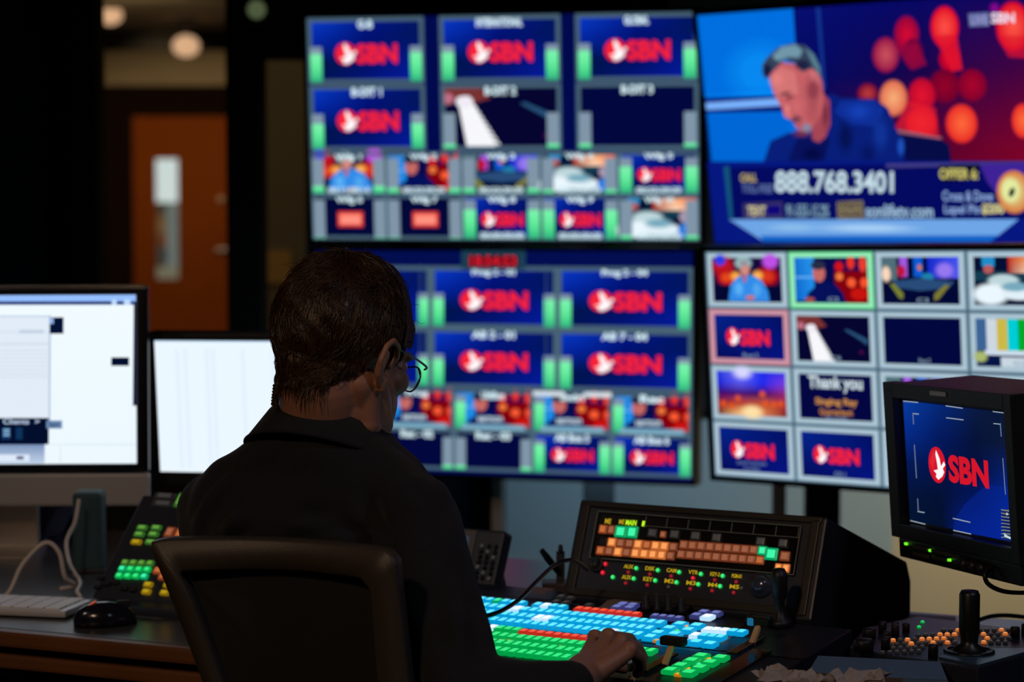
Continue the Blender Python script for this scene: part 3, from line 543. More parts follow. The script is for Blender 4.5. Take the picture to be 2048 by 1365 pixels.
# ------------------------------------------------------------------ keyboard, mouse, cables
kp = onto_desk(130, 1228, .75); tk = thing('keyboard', 'slim white keyboard on the left desk beside the mouse', 'keyboard', yawm(kp, math.radians(-13)))
mb = MB(); mb.box((-.215, .06, .008), (.43, .118, .012), .005); mb.box((-.215, .105, .005), (.40, .02, .010), .002); mb.build('body', mat('pale_aluminium', (.62, .62, .66), .4, .3, noise=.05), tk)
mb = MB()
for r in range(6):
    n = 14; 
    for k in range(n):
        if r == 0 and 4 < k < 10:
            if k == 5: mb.box((-.215+(7-n/2+.5)*.029, .016+r*.0185, .0155), (.14, .0155, .003), .001)
            continue
        mb.box((-.215+(k-n/2+.5)*.029, .016+r*.0185, .0155), (.0262, .0155 if r < 5 else .009, .003), .001)
mb.build('keys', mat('white_key_plastic', (.72, .74, .80), .45, noise=.04), tk)
mp = onto_desk(205, 1258, .74); tm = thing('computer_mouse', 'dark rounded mouse with orange mark beside the white keyboard', 'mouse', yawm(mp+np.array([0, .03, 0]), math.radians(-68)))
def dome(rx, ry, h, n=24, m=10, cut=0.0, pw=.75):
    vs = []; fs = []
    for j in range(m+1):
        a = math.pi/2*j/m; z = h*math.sin(a)**pw if j else 0; r = math.cos(a)
        for k in range(n):
            t = 2*math.pi*k/n; y = ry*r*math.sin(t); vs.append((rx*r*math.cos(t)*(1-.12*math.sin(2*t)**2)*(1-.1*(y/ry)), y-.1*ry*(z/h), z))
    for j in range(m):
        for k in range(n): fs.append((j*n+k, j*n+(k+1) % n, (j+1)*n+(k+1) % n, (j+1)*n+k))
    fs.append(tuple(range(n))[::-1]); return vs, fs
mb = MB(); v, f = dome(.031, .052, .038); mb.add(v, f, smooth=True, M=Matrix.Translation((0, 0, .001))); mb.build('shell', mat('dark_purple_gloss', (.012, .012, .022), .16, noise=.2), tm)
mb = MB(); mb.box((0, .03, .0335), (.006, .022, .012), .003); mb.build('scroll_wheel', BLK, tm)
mb = MB(); mb.lathe([(.001, 0), (.011, 0), (.012, .0008), (.001, .0014)], 14, M=Matrix.Translation((-.005, -.024, .0345)) @ Matrix.Rotation(math.radians(-12), 4, 'Y') @ Matrix.Rotation(math.radians(26), 4, 'X')); mb.build('glowing_mark', em('orange_mark_glow', srgb(205, 92, 58), .8), tm, label='orange mark')
WCAB = mat('white_cable_rubber', (.50, .43, .38), .5, noise=.1); BCAB = mat('black_cable_rubber', (.006, .006, .008), .4, noise=.2)
def cable(name, pts, r, m, lab): mb = MB(); mb.tube(pts, r, 8, samples=10); return mb.build(name, m, label=lab, cat='cable')
def PD(px, py, d): return tuple(P(px, py, d))
cable('white_cable', [PD(-30, 1196, 4.16), PD(14, 1190, 4.17), PD(45, 1130, 4.19), PD(90, 1087, 4.20), PD(118, 1106, 4.20), PD(130, 1155, 4.20), PD(150, 1172, 4.22), PD(120, 1180, 4.20)], .0042, WCAB, 'looped off-white cable rising behind the white keyboard')
cable('white_cable', [PD(158, 1000, 4.40), PD(150, 1045, 4.38), PD(133, 1085, 4.34), PD(140, 1130, 4.28), PD(160, 1165, 4.22), PD(154, 1184, 4.16), PD(162, 1196, 4.12)], .0038, WCAB, 'thin off-white cable hanging from the computer beside the teal speaker')
ml = [onto_desk(258, 1236, .742)+np.array([0, 0, .008]), onto_desk(275, 1240)+np.array([0, 0, .003]), onto_desk(320, 1243)+np.array([0, 0, .003]), onto_desk(372, 1239)+np.array([0, 0, .003]), onto_desk(420, 1232)+np.array([0, 0, .003])]
cable('black_cable', ml, .0018, BCAB, 'thin black mouse cable lying on the grey desk')
# teal speaker column behind the keyboard
p = onto_desk(180, 1142); ts = thing('desk_speaker', 'dark teal rounded speaker column behind the white cables', 'speaker', tuple(p))
mb = MB(); mb.box((0, 0, .075), (.055, .06, .15), .016, seg=4); mb.build('cabinet', mat('teal_fabric', (.025, .07, .085), .7, noise=.3, bump=.5, bscale=900), ts)
mb = MB(); mb.box((0, 0, .004), (.065, .07, .008), .003); mb.build('base', BLK, ts)
# router-like device under the computer
p = np.array([-1.02, 4.90, DZ]); tb = thing('docking_station', 'low grey device with sloped sides under the silver computer', 'device', yawm(p, math.radians(-12)))
mb = MB(); mb.prism([(-.10, 0), (.085, 0), (.12, .065), (-.13, .065)], .12, M=Matrix.Rotation(math.pi/2, 4, 'X') @ Matrix.Translation((0, 0, -.06)), bev=.006); mb.build('case', mat('blue_grey_plastic', (.10, .11, .17), .45, noise=.15), tb)
mb = MB(); mb.box((-.01, -.066, .014), (.15, .014, .02), .004); mb.build('front_strip', mat('pale_strip', (.30, .22, .20), .5, noise=.1), tb)
#@@PART3
# ------------------------------------------------------------------ button materials and shapes
def glow(name, rgb, s=1.0, top=None):
    return [em(name+'_side', srgb(*rgb), s*.75), em(name+'_top', srgb(*(top or rgb)), s)]
GB = {'cy': glow('cyan_lit_cap', (0, 160, 222), 1.1, (95, 230, 255)), 'wh': glow('white_lit_cap', (190, 225, 250), 1.3, (225, 240, 255)), 'gr': glow('green_lit_cap', (0, 175, 80), 1.0, (50, 235, 130)),
      'rd': glow('red_lit_cap', (205, 40, 30), 1.0, (245, 88, 62)), 'pu': glow('violet_lit_cap', (60, 65, 130), .8, (120, 130, 205)), 'or': glow('amber_lit_cap', (150, 70, 35), .8, (205, 112, 62)),
      'ob': glow('bright_amber_cap', (205, 110, 50), 1.0, (250, 160, 90)), 'od': glow('dim_amber_cap', (120, 55, 30), .9, (158, 94, 66)), 'gy': glow('grey_glow_cap', (38, 36, 36), .6, (70, 66, 64)), 'ye': glow('yellow_lit_cap', (150, 120, 10), .8, (190, 160, 26)),  # grey caps belong to unlit keys but emit a faint glow
      'yg': glow('yellowgreen_lit', (120, 190, 10), 1, (190, 250, 30)), 'bk': [BLK, BLK], 'mg': glow('mint_lit_cap', (0, 170, 105), 1, (60, 245, 170)), 'dg': glow('dim_green_cap', (60, 120, 40), .7, (110, 175, 70)), 'lr': glow('red_led', (200, 20, 40), 1.0, (235, 40, 60)), 'ld': glow('dim_red_led', (110, 16, 28), .8, (165, 28, 44)), 'lg': glow('green_led', (10, 190, 80), 1, (70, 240, 130)), 'am': glow('small_amber_lens', (205, 130, 20), 1.0, (240, 170, 40))}
CAPS = {}
def cap_mesh(w, l, h, col, round_=False):
    k = (round(w, 4), round(l, 4), round(h, 4), col, round_)
    if k not in CAPS:
        mb = MB()
        if round_:
            mb.lathe([(w/2, 0), (w/2, h*.7), (w*.42, h)], 16); mb.lathe([(w*.41, h*.9), (w*.36, h+.0006), (.0005, h+.0008)], 16, mi=1)
        else:
            mb.box((0, 0, h/2), (w, l, h), min(w, l)*.22); mb.box((0, 0, h), (w*.62, l*.66, .0012), .0004, mi=1)
        CAPS[k] = mb.mesh('button_cap', GB[col])
    return CAPS[k]
def cap(parent, name, x, y, z, w, l, h, col, round_=False, rot=0):
    o = bpy.data.objects.new(name, cap_mesh(w, l, h, col, round_)); return link(o, parent, Matrix.Translation((x, y, z)) @ Matrix.Rotation(rot, 4, 'Z'))
def axes(psi, tau):
    a = math.radians(psi); t = math.radians(tau)
    return np.array([math.cos(a), -math.sin(a), 0]), np.array([math.sin(a)*math.cos(t), math.cos(a)*math.cos(t), math.sin(t)])
# ------------------------------------------------------------------ vision mixer: low key panel
MIX = mat('mixer_dark_metal', (.028, .031, .046), .38, .2, noise=.25, scale=40, bump=.1, bscale=500)
MIXW = mat('mixer_brown_black', (.020, .014, .010), .45, .1, noise=.25, scale=40)
X5, Y5 = axes(30, 5); N5 = np.cross(X5, Y5); O5 = PZ(1470, 1365, .77)
S5 = 3.413; z5 = lambda x, y: PL(940+x/S5, 1180+y/S5, O5, X5, Y5)
tmx = thing('vision_mixer', 'broad vision mixer panel with rows of glowing cyan, green and red buttons', 'mixer', frame(np.array([O5[0], O5[1], DZ]), X5, np.cross(ZZ, X5), ZZ))
F5 = frame(np.array([0, 0, O5[2]-DZ]), np.array([1., 0, 0]), np.array([0, math.cos(math.radians(5)), math.sin(math.radians(5))]))
mb = MB(); prof = [(-.045, 0), (-.055, .018), (-.04, .026), (.327, .055), (.330, 0)]
mb.prism([(y, z) for y, z in prof], .70, M=Matrix.Translation((-.66, 0, .0)) @ Matrix.Rotation(math.pi/2, 4, 'Z') @ Matrix.Rotation(math.pi/2, 4, 'X'), bev=.003); mb.prism([(.336, 0), (.336, .0535), (.395, .0585), (.40, 0)], .183, M=Matrix.Translation((-.66, 0, .0)) @ Matrix.Rotation(math.pi/2, 4, 'Z') @ Matrix.Rotation(math.pi/2, 4, 'X'), bev=.001); mb.build('case', MIX, tmx)
PX, QY = .0145, .0345
spots = []     # x, y, width, length, colour
rowsY = {'T': .264, 'R': .2625, 'A': .230, 'B': .1945, 'C': .159}
for r in 'ABC':
    for k in range(23):
        x = -.229-k*PX; col = 'cy'
        if (r, k) in (('A', 17), ('A', 18), ('B', 12), ('B', 13), ('C', 3)): col = 'wh'
        spots.append((x, rowsY[r], .0128, .026, col))
for k in range(11):
    x = -.415-k*PX
    if k != 4: spots.append((x, .264, .0128, .020, 'wh' if k in (2,) else ('mg' if k == 8 else 'cy')))
for k in range(8): spots.append((-.2865-k*PX*.97, .2640, .0135, .018, 'rd'))
for k in range(5): spots.append((-.2150-k*.0132, .2655, .0125, .015, 'pu')) if k < 4 else None
for k in range(8): spots.append((-.297-k*PX, .1150, .0135, .018, 'rd'))
for k in range(4): spots.append((-.412-k*PX, .118, .0135, .022, 'wh' if k == 3 else 'gr'))
for j, y in enumerate((.082, .046, .010)):
    for k in range(15): spots.append((-.240-k*PX, y, .0128, .026, 'gr'))
for k in range(3): spots.append((-.170-k*PX, .083, .0128, .024, 'wh' if k == 2 else 'gr'))
for x, y in ((1435, 262), (1550, 272), (1362, 290), (1490, 302), (1285, 322), (1232, 350), (1332, 378), (1452, 382), (1545, 385), (1640, 398), (1400, 330)):
    q = z5(x, y); spots.append((q[0], q[1], .021, .022, 'cy'))
for x, y, cl in ((1625, 298, 'wh'), (1680, 302, 'wh'), (1738, 306, 'wh'), (1798, 311, 'cy'), (1855, 317, 'cy'), (1540, 337, 'wh'), (1600, 342, 'cy'), (1655, 347, 'cy'), (1712, 352, 'cy')):
    q = z5(x, y); spots.append((q[0], q[1], .0142, .022, cl))
for x, y in ((1580, 480), (1712, 492), (1515, 512), (1640, 525), (1440, 546), (1570, 560), (1370, 578), (1495, 595)):
    q = z5(x, y); spots.append((q[0], q[1], .0215, .0225, 'gr'))
for x, y in ((1105, 95), (1165, 105), (1045, 125), (1130, 130), (1080, 108), (1650, 150), (1730, 160), (1585, 180)):
    q = z5(x, y); spots.append((q[0], min(q[1]-.020, .312), .0175, .018, 'pu'))
q = z5(1662, 190); spots.append((q[0], q[1]-.020, .0185, .022, 'wh'))
LENS = [(1485, 270, 'am'), (1280, 366, 'am'), (1420, 300, 'lg'), (1640, 494, 'am'), (1570, 530, 'mg'), (1505, 562, 'am'), (1425, 598, 'am'), (262, 372, 'am'), (598, 410, 'am'), (960, 250, 'am'), (1190, 272, 'am'), (200, 368, 'am')]
def seen_key(s): p = O5+X5*s[0]+Y5*s[1]; return np.dot(p-CAM, FW)/(s[2]*s[3])**.25
spots.sort(key=lambda s: s[1]-(.2 if s[4] in 'wh pu' else 0)); near, rest = spots[:100], spots[100:]
for x, y, w_, l_, cl in near:
    o = cap(tmx, 'button', 0, 0, 0, w_, l_, .007, cl); o.matrix_local = F5 @ Matrix.Translation((x, y, .001))
mb = MB(); names = sorted({s[4] for s in rest}); ml = []
for cl in names: ml += GB[cl]
for x, y, w_, l_, cl in rest:
    i = names.index(cl)*2; M = F5 @ Matrix.Translation((x, y, .001)); mb.box((0, 0, .0035), (w_, l_, .007), min(w_, l_)*.22, mi=i, M=M); mb.box((0, 0, .007), (w_*.62, l_*.66, .0012), .0004, mi=i+1, M=M)
mb.build('rear_buttons', ml, tmx, kind='stuff')
for x, y, cl in LENS:
    q = z5(x, y); o = cap(tmx, 'small_lens', 0, 0, 0, .012, .010, .004, cl); o.matrix_local = F5 @ Matrix.Translation((q[0], q[1], .001))
# seams, dark plates, knobs, note strips
mb = MB(); mb.box((-.11, .13, .0012), (.0016, .3, .0016)); mb.box((-.26, .135, .0012), (.62, .0016, .0016)); mb.box((-.14, .045, .002), (.016, .10, .003), .001); mb.box((-.062, .175, .002), (.016, .10, .003), .001); mb.box((-.03, .06, .001), (.03, .2, .002))
mb.build('slot_trim', GLOSS, tmx, F5)
def mixer_knob(px, py, r, h, m=BLK):
    q = PL(px, py, O5, X5, Y5); q[1] = min(q[1], .308); mb = MB(); mb.lathe([(r, 0), (r, h*.25), (r*.75, h*.35), (r*.7, h*.9), (r*.5, h)], 18); mb.build('knob', m, tmx, F5 @ Matrix.Translation((q[0], q[1], 0)))
for px, py in ((1308, 1215), (1330, 1217), (1352, 1219), (1377, 1222)): mixer_knob(px, py, .008, .028)
mixer_knob(1545, 1220, .012, .010)
def card(name, pts, z, m, lab, cat):
    w3 = [PL(a, b, O5+N5*z, X5, Y5) for a, b in pts]; mb = MB(); mb.prism([(q[0], q[1]) for q in w3], .0012)
    return mb.build(name, m, M=frame(O5+N5*z, X5, Y5), label=lab, cat=cat)
PAPER = mat('tan_paper', (.26, .19, .15), .8, noise=.1); PAPERP = mat('pink_grey_paper', (.22, .15, .15), .8, noise=.1)
card('note_pad', [(1036, 1186), (1060, 1175), (1112, 1179), (1090, 1190)], .0025, PAPERP, 'small pinkish notepad on the rear left of the vision mixer', 'notepad')
card('note_paper', [(1196, 1219), (1215, 1203), (1253, 1196), (1297, 1200), (1283, 1206), (1262, 1222)], .0025, PAPER, 'bent tan paper lying on the mixer before the upper button panel', 'paper')
for px, py in ((1130, 1196), (1148, 1199), (1120, 1206), (1140, 1208), (1166, 1210), (1185, 1213)):
    q = PL(px, py, O5, X5, Y5); q[1] -= .012; o = cap(tmx, 'dim_button', 0, 0, 0, .0135, .016, .005, 'gy' if px != 1166 else 'bk'); o.matrix_local = F5 @ Matrix.Translation((q[0], q[1], .001))  # grey ones have a faint glow put into the cap, no lamp inside
# transition levers
AMB = mat('pale_wood_lever', (.85, .52, .26), .5, noise=.2, scale=50)
def lever(base, top, wide, lab, lit=None):
    b = PL(*base, O5, X5, Y5); bw = O5+X5*b[0]+Y5*b[1]; r = ray(*top); n = X5; t = np.dot(bw-CAM, n)/np.dot(r, n) if False else None
    # lever leans back in the plane of its slot
    tw = CAM + r*(np.dot(bw-CAM, FW)/1.0+.012); t_ = link(bpy.data.objects.new('transition_lever', None), tmx, frame(np.zeros(3), np.array([1., 0, 0]), np.array([0, 1., 0]))); Mi = tmx.matrix_world.inverted()
    loc = lambda p: Vector(Mi @ Vector(tuple(p))); t_.matrix_local = Matrix.Translation(loc(bw)); l2 = lambda p: tuple(loc(p)-loc(bw))
    a = Vector(l2(bw)); b_ = Vector(l2(tw)); mb = MB(); d = (b_-a); R = d.to_track_quat('Z', 'X').to_matrix().to_4x4(); mb.box((0, 0, d.length/2), (.006, .009, d.length), .0015, M=R)
    mb.build('lever_arm', AMB, t_); mb = MB(); mb.box((0, 0, 0), (wide, .017, .013), .005, M=Matrix.Translation(b_), seg=3); mb.build('handle', BLK, t_)
    if lit: mb = MB(); mb.box((-wide*.36, -.005, -.001), (wide*.3, .012, .012), .004, M=Matrix.Translation(b_)); mb.build('handle_cap', em('blue_handle_glow', srgb(30, 120, 165), .6), t_)
    t_['label'] = lab; return t_
bpy.context.view_layer.update()
lever((1329, 1331), (1347, 1283), .038, 'dark-handled lever nearest the hand'); lever((1503, 1290), (1521, 1243), .034, 'dark-handled lever at the right end', True)
lever((1262, 1362), (1274, 1336), .020, 'lever held under the hand')
# ------------------------------------------------------------------ vision mixer: upright auxiliary housing
X6, Y6 = axes(30, 68); N6 = np.cross(X6, Y6); O6 = PZ(1190, 1200, .80); BK = axes(30, 0)[1]
S6 = 4.18; z6 = lambda x, y: PL(1150+x/S6, 990+y/S6, O6, X6, Y6)
tau = thing('auxiliary_panel', 'wedge-shaped black panel with amber button display and small red and green lights', 'panel', frame(np.array([O6[0], O6[1], DZ]), X6, BK, ZZ))
F6 = frame(np.array([0, 0, O6[2]-DZ]), np.array([1., 0, 0]), np.array([0, math.cos(math.radians(68)), math.sin(math.radians(68))]))
zb = O6[2]-DZ
mb = MB(); s68 = math.sin(math.radians(68)); c68 = math.cos(math.radians(68))
mb.prism([(.012, 0), (.0, zb), (.159*c68, zb+.159*s68), (.40, zb+.035), (.42, zb+.0), (.42, .0)], .425, M=Matrix.Translation((-.058, 0, 0)) @ Matrix.Rotation(math.pi/2, 4, 'Z') @ Matrix.Rotation(math.pi/2, 4, 'X'), bev=.003)
mb.build('case', MIX, tau)
mb = MB(); mb.box((.153, .154, .0015), (.415, .010, .006), .002); mb.box((-.045, .08, .0015), (.014, .15, .006), .002); mb.box((.351, .08, .0015), (.014, .15, .006), .002); mb.box((.153, .010, .001), (.40, .012, .004), .0015); mb.build('front_frame', MIXW, tau, F6)
mb = MB(); mb.box((.154, .104, .0008), (.352, .080, .0016)); mb.build('display_backing', mat('dim_display_glass', (.010, .008, .006), .15, noise=.2), tau, F6)
mb = MB()
for y, h in ((.1415, .0014), (.0655, .0014)): mb.box((.155, y, .006), (.352, h, .002))
for x in (-.020, .330): mb.box((x, .104, .006), (.0014, .076, .002))
for k in range(8): mb.box((.066+k*.0372, .132, .004), (.0012, .015, .002))
mb.box((.196, .124, .004), (.264, .0010, .002)); mb.build('display_rim', mat('pale_rim', (.20, .19, .15), .4, noise=.1), tau, F6)
def dbtn(x0, y0, x1, y1, cl, name='display_button'):
    a = z6(x0, (y0+y1)/2); b = z6(x1, (y0+y1)/2); u = z6((x0+x1)/2, y0); v = z6((x0+x1)/2, y1)
    o = cap(tau, name, 0, 0, 0, abs(b[0]-a[0])*1.04, abs(u[1]-v[1])*1.06, .004, cl); o.matrix_local = F6 @ Matrix.Translation(((a[0]+b[0])/2, (u[1]+v[1])/2, .0015))
for k in range(9):
    x = 200+k*73; sl = x*.075
    cl1 = 'bk' if k == 0 else 'ob' if k in (1, 4, 6, 7) else 'or' if k in (5,) else 'od'; cl2 = 'ob' if k in (2, 4, 5, 6, 7) else 'or' if k in (0,) else 'od'
    dbtn(x+10, 348+sl, x+80, 418+sl, cl1); dbtn(x-12, 422+sl, x+56, 492+sl, cl2)
for k in range(10):
    x = 882+k*73; sl = x*.075
    dbtn(x, 322+sl, x+70, 394+sl, 'od' if k < 9 else 'mg'); dbtn(x-22, 402+sl, x+48, 472+sl, 'od' if k < 9 else 'or')
dbtn(210, 258, 275, 330, 'or'); dbtn(285, 262, 340, 335, 'od'); dbtn(345, 268, 438, 360, 'mg'); dbtn(444, 272, 530, 366, 'mg'); dbtn(1600, 452, 1700, 550, 'mg')
for x, y in ((616, 288), (800, 300), (975, 312), (1152, 328), (1520, 360), (1708, 375)): dbtn(x, y, x+72, y+72, 'gy')
dbtn(1720, 480, 1800, 560, 'od'); dbtn(1680, 582, 1735, 650, 'ob'); dbtn(1742, 586, 1800, 655, 'ob'); dbtn(720, 310, 768, 366, 'od')
def readout(t, x0, x1, y0, y1, cl):
    a = z6(x0, (y0+y1)/2); b = z6(x1, (y0+y1)/2); u = z6((x0+x1)/2, y0); v = z6((x0+x1)/2, y1); tv, tf = text_mesh(t, .03)
    mb = MB(); mb.add([(a[0]+(b[0]-a[0])*p[0], v[1]+(u[1]-v[1])*p[1], .0035) for p in tv], tf); return mb.build('readout', GB[cl][1], tau, F6)
readout('ME', 258, 310, 205, 248, 'ye'); readout('ME', 375, 422, 212, 252, 'ye'); readout('MAIN', 432, 522, 216, 262, 'yg'); readout('1', 568, 598, 225, 270, 'yg')
for k, x in enumerate((460, 640, 818, 1000, 1182, 1362)):
    y = 605+k*16
    readout(('AUX', 'DSK', 'CAM', 'VTR', 'KEY-2', 'PGM-01')[k], x-45, x+38, y-16, y+18, 'ye'); readout(('AUX', 'KEY', 'M2', 'M3', 'M4', 'M5')[k], x-62, x+18, y+72, y+108, 'ye')
    for dx, dy, cl in ((58, 14, 'lg'), (-8, 48, 'lr' if k == 3 else 'ld'), (36, 100, 'lg' if k < 5 else 'gy'), (-30, 138, 'ld' if k != 2 else 'gy')):
        if k == 5 and dx == 58: continue
        q = z6(x+dx, y+dy); big = (cl == 'lg'); o = cap(tau, 'indicator_light', 0, 0, 0, .0072 if big else .0062, .0072, .003, cl, True); o.matrix_local = F6 @ Matrix.Translation((q[0], q[1], .001))
for x, y, cl in ((258, 583, 'lr'), (237, 655, 'lr'), (322, 693, 'lg')):
    q = z6(x, y); o = cap(tau, 'indicator_light', 0, 0, 0, .0072, .0075, .003, cl, True); o.matrix_local = F6 @ Matrix.Translation((q[0], q[1], .001))
q = z6(190, 585); mb = MB(); mb.lathe([(.013, 0), (.013, .006), (.009, .009), (.009, .004), (.001, .004)], 20); mb.build('dial', MIXW, tau, F6 @ Matrix.Translation((q[0], q[1], .001)))
q = z6(1560, 758); mb = MB(); mb.lathe([(.020, 0), (.020, .004), (.013, .005), (.013, .010), (.008, .013), (.001, .0135)], 24); mb.build('trackball', mat('polished_blue_grey', (.10, .11, .16), .15, .5, noise=.1), tau, F6 @ Matrix.Translation((q[0], q[1], .001)))
# joystick of the mixer
b = PL(1578, 1240, O5, X5, Y5); b[1] = min(b[1], .304); mb = MB(); mb.lathe([(.020, 0), (.016, .008), (.009, .012), (.007, .035), (.012, .045), (.013, .075), (.009, .085), (.001, .087)], 20)
mb.build('joystick', BLK, tmx, F5 @ Matrix.Translation((b[0], b[1], 0)))
# goose-neck cable and microphone
cable('black_cable', [PD(1175, 1140, 3.74), PD(1145, 1121, 3.70), PD(1110, 1131, 3.66), PD(1075, 1162, 3.58), PD(1038, 1200, 3.50), PD(1000, 1224, 3.44), PD(962, 1236, 3.41), PD(935, 1246, 3.40)], .0032, BCAB, 'black cable arching over the cyan buttons from the auxiliary panel')
t = thing('desk_microphone', 'small black stick microphone on a grey bracket left of the auxiliary panel', 'microphone', (.072, 3.95, DZ))
o0 = np.array(t.location); mb = MB(); mb.box((0, 0, .031), (.045, .05, .062), .004); mb.build('bracket_base', mat('grey_bracket', (.16, .12, .12), .45, .3, noise=.2), t)
mb = MB(); mb.box((.008, .01, .085), (.014, .008, .05), .002); mb.lathe([(.004, 0), (.004, .012), (.001, .014)], 10, M=Matrix.Translation((.008, .005, .108))); mb.build('bracket', mat('grey_bracket', (.16, .12, .12)), t)
a = Vector(tuple(P(1084, 1112, 3.9)))-Vector(t.location); b_ = Vector(tuple(P(1118, 1160, 3.9)))-Vector(t.location); a.y = -.02; b_.y = 0
mb = MB(); mb.tube([a, a*.6+b_*.4, b_], [.0045, .0055, .0065, .005], 10, samples=1); mb.build('stick', BLK, t)
# ------------------------------------------------------------------ intercom panel right of the operator
X7, Y7 = axes(30, 66); O7 = PZ(868, 1196, .755); tq = thing('intercom_panel', 'tilted dark keypad panel with grey screen just right of the operator sleeve', 'panel', frame(np.array([O7[0], O7[1], DZ]), X7, axes(30, 0)[1], ZZ))
F7 = frame(np.array([0, 0, O7[2]-DZ]), np.array([1., 0, 0]), np.array([0, math.cos(math.radians(66)), math.sin(math.radians(66))]))
z7 = lambda px, py: PL(px, py, O7, X7, Y7)
A, B_, C_, D_ = [z7(*q) for q in ((898, 1050), (1019, 1066), (975, 1192), (860, 1182))]
xl, xr, yt, yb = (A[0]+D_[0])/2, (B_[0]+C_[0])/2, (A[1]+B_[1])/2, (C_[1]+D_[1])/2
mb = MB(); mb.box(((xl+xr)/2, (yt+yb)/2, -.014), (xr-xl, yt-yb, .028), .005); mb.build('case', MIX, tq, F7)
mb = MB(); mb.prism([(0.01, 0), (.10, 0), (.06, .09), (.03, .03)], .08, M=Matrix.Translation(((xl+xr)/2-.04, 0, 0)) @ Matrix.Rotation(math.pi/2, 4, 'Z') @ Matrix.Rotation(math.pi/2, 4, 'X')); mb.build('foot', BLK, tq)
xm = z7(958, 1060)[0]; mb = MB(); mb.box(((xl+xm)/2, (yt+yb)/2+.006, .001), (xm-xl-.004, yt-yb-.02, .003), .001); mb.build('screen_surround', mat('warm_grey_trim', (.22, .17, .13), .5, noise=.1), tq, F7)
mb = MB(); mb.box(((xl+xm)/2, (yt+yb)/2+.010, .003), (xm-xl-.026, yt-yb-.05, .001)); mb.build('small_screen', em('dim_blue_lcd', srgb(34, 46, 60), 1), tq, F7)
for i in range(3):
    for j in range(7):
        x = xm+.010+(i+.3)*(xr-xm-.012)/3; y = yt-.03-j*(yt-yb-.05)/7; o = cap(tq, 'key', 0, 0, 0, .008, .009, .003, 'gy' if (i*5+j*3) % 4 == 0 else 'bk', True); o.matrix_local = F7 @ Matrix.Translation((x, y, .0))
# ------------------------------------------------------------------ router control panel on the left desk
X8, Y8 = axes(25, 44); O8 = PZ(195, 1197, .758); tr = thing('control_panel', 'sloped panel with green, amber and yellow lit buttons behind the chair corner', 'panel', frame(np.array([O8[0], O8[1], DZ]), X8, axes(25, 0)[1], ZZ))
F8 = frame(np.array([0, 0, O8[2]-DZ]), np.array([1., 0, 0]), np.array([0, math.cos(math.radians(44)), math.sin(math.radians(44))]))
S8 = 3.371; z8 = lambda x, y: PL(x/S8, 960+y/S8, O8, X8, Y8)
ytop = z8(900, 150)[1]; zo = O8[2]-DZ; c44 = math.cos(math.radians(44)); L8 = ytop+.01
mb = MB(); mb.prism([(-.02, 0), (-.018, zo*.6), (0, zo-.001), (L8*c44, zo+L8*c44-.001), (L8*c44+.03, zo+L8*c44-.01), (L8*c44+.04, 0)], .33, M=Matrix.Translation((-.012, 0, 0)) @ Matrix.Rotation(math.pi/2, 4, 'Z') @ Matrix.Rotation(math.pi/2, 4, 'X'), bev=.003); mb.build('case', MIX, tr)
def b8(x0, y0, x1, y1, cl, name='button'):
    a = z8(x0, (y0+y1)/2); b = z8(x1, (y0+y1)/2); u = z8((x0+x1)/2, y0); v = z8((x0+x1)/2, y1)
    o = cap(tr, name, 0, 0, 0, abs(b[0]-a[0]), abs(u[1]-v[1]), .006, cl); o.matrix_local = F8 @ Matrix.Translation(((a[0]+b[0])/2, (u[1]+v[1])/2, .0))
for r, (y0, dx) in enumerate(((550, 26), (592, 6), (638, -14))):
    for k in range(4): b8(800+k*56+dx, y0+k*2, 848+k*56+dx, y0+34+k*2, 'mg' if (r, k) in ((1, 0), (2, 3)) else 'gr' if r else 'dg')
for x, y in ((1040, 600), (1075, 640)): b8(x, y, x+70, y+44, 'or')
for x, y in ((975, 700), (962, 748), (1085, 755), (1108, 704)): b8(x, y, x+60, y+32, 'ye')
for r, y in enumerate((318, 362, 414)):
    for k in range(2): b8(930+k*95-r*20, y, 1000+k*95-r*20, y+30, 'dg' if r < 2 or k else 'ye')
b8(1120, 330, 1180, 400, 'od'); b8(1190, 335, 1250, 405, 'or'); b8(1045, 100, 1190, 140, 'gy', 'display_window'); b8(1030, 150, 1180, 190, 'gy', 'display_window'); b8(1195, 100, 1245, 195, 'dg', 'display_window')
for x, y in ((640, 720), (700, 700), (760, 690), (820, 730), (880, 740), (660, 660)): b8(x, y, x+45, y+24, 'bk')
#@@PART4
# ------------------------------------------------------------------ broadcast monitor on the right
VM = [0.5997, 3.2471, -0.1719, 0.0801, 0.0297, -1.2568]; MM = pose(VM, 1.1); WM, HM = .33, .33*9/16
tv = thing('broadcast_monitor', 'boxy black studio monitor showing sharp red logo on blue at the right edge', 'monitor', MM)
mb = MB(); x0, x1, za, zc = -.202, .190, -.1201, .1213
for a, b, c0, c1 in ((x0, -WM/2-.006, za, zc), (WM/2+.004, x1, za, zc), (-WM/2-.006, WM/2+.004, HM/2+.005, zc), (-WM/2-.006, WM/2+.004, za, -HM/2-.005)): mb.box(((a+b)/2, -.004, (c0+c1)/2), (b-a, .022, c1-c0), .0015)
mb.build('bezel', BLK, tv)
mb = MB(); mb.box(((x0+x1)/2, .075, (za+zc)/2), (x1-x0-.006, .14, zc-za-.004), .008); mb.build('housing', mat('monitor_housing', (.035, .022, .030), .45, noise=.2, bump=.2, bscale=500), tv)
mb = MB(); mb.box(((x0+x1)/2+.006, .004, -.136), (x1-x0-.020, .030, .030), .003); mb.build('control_strip', BLK, tv)
mb = MB(); mb.box((-.020, -.016, .112), (.050, .002, .0075), .001); mb.build('tally_lamp', mat('grey_lens', (.30, .28, .30), .3, noise=.1), tv)
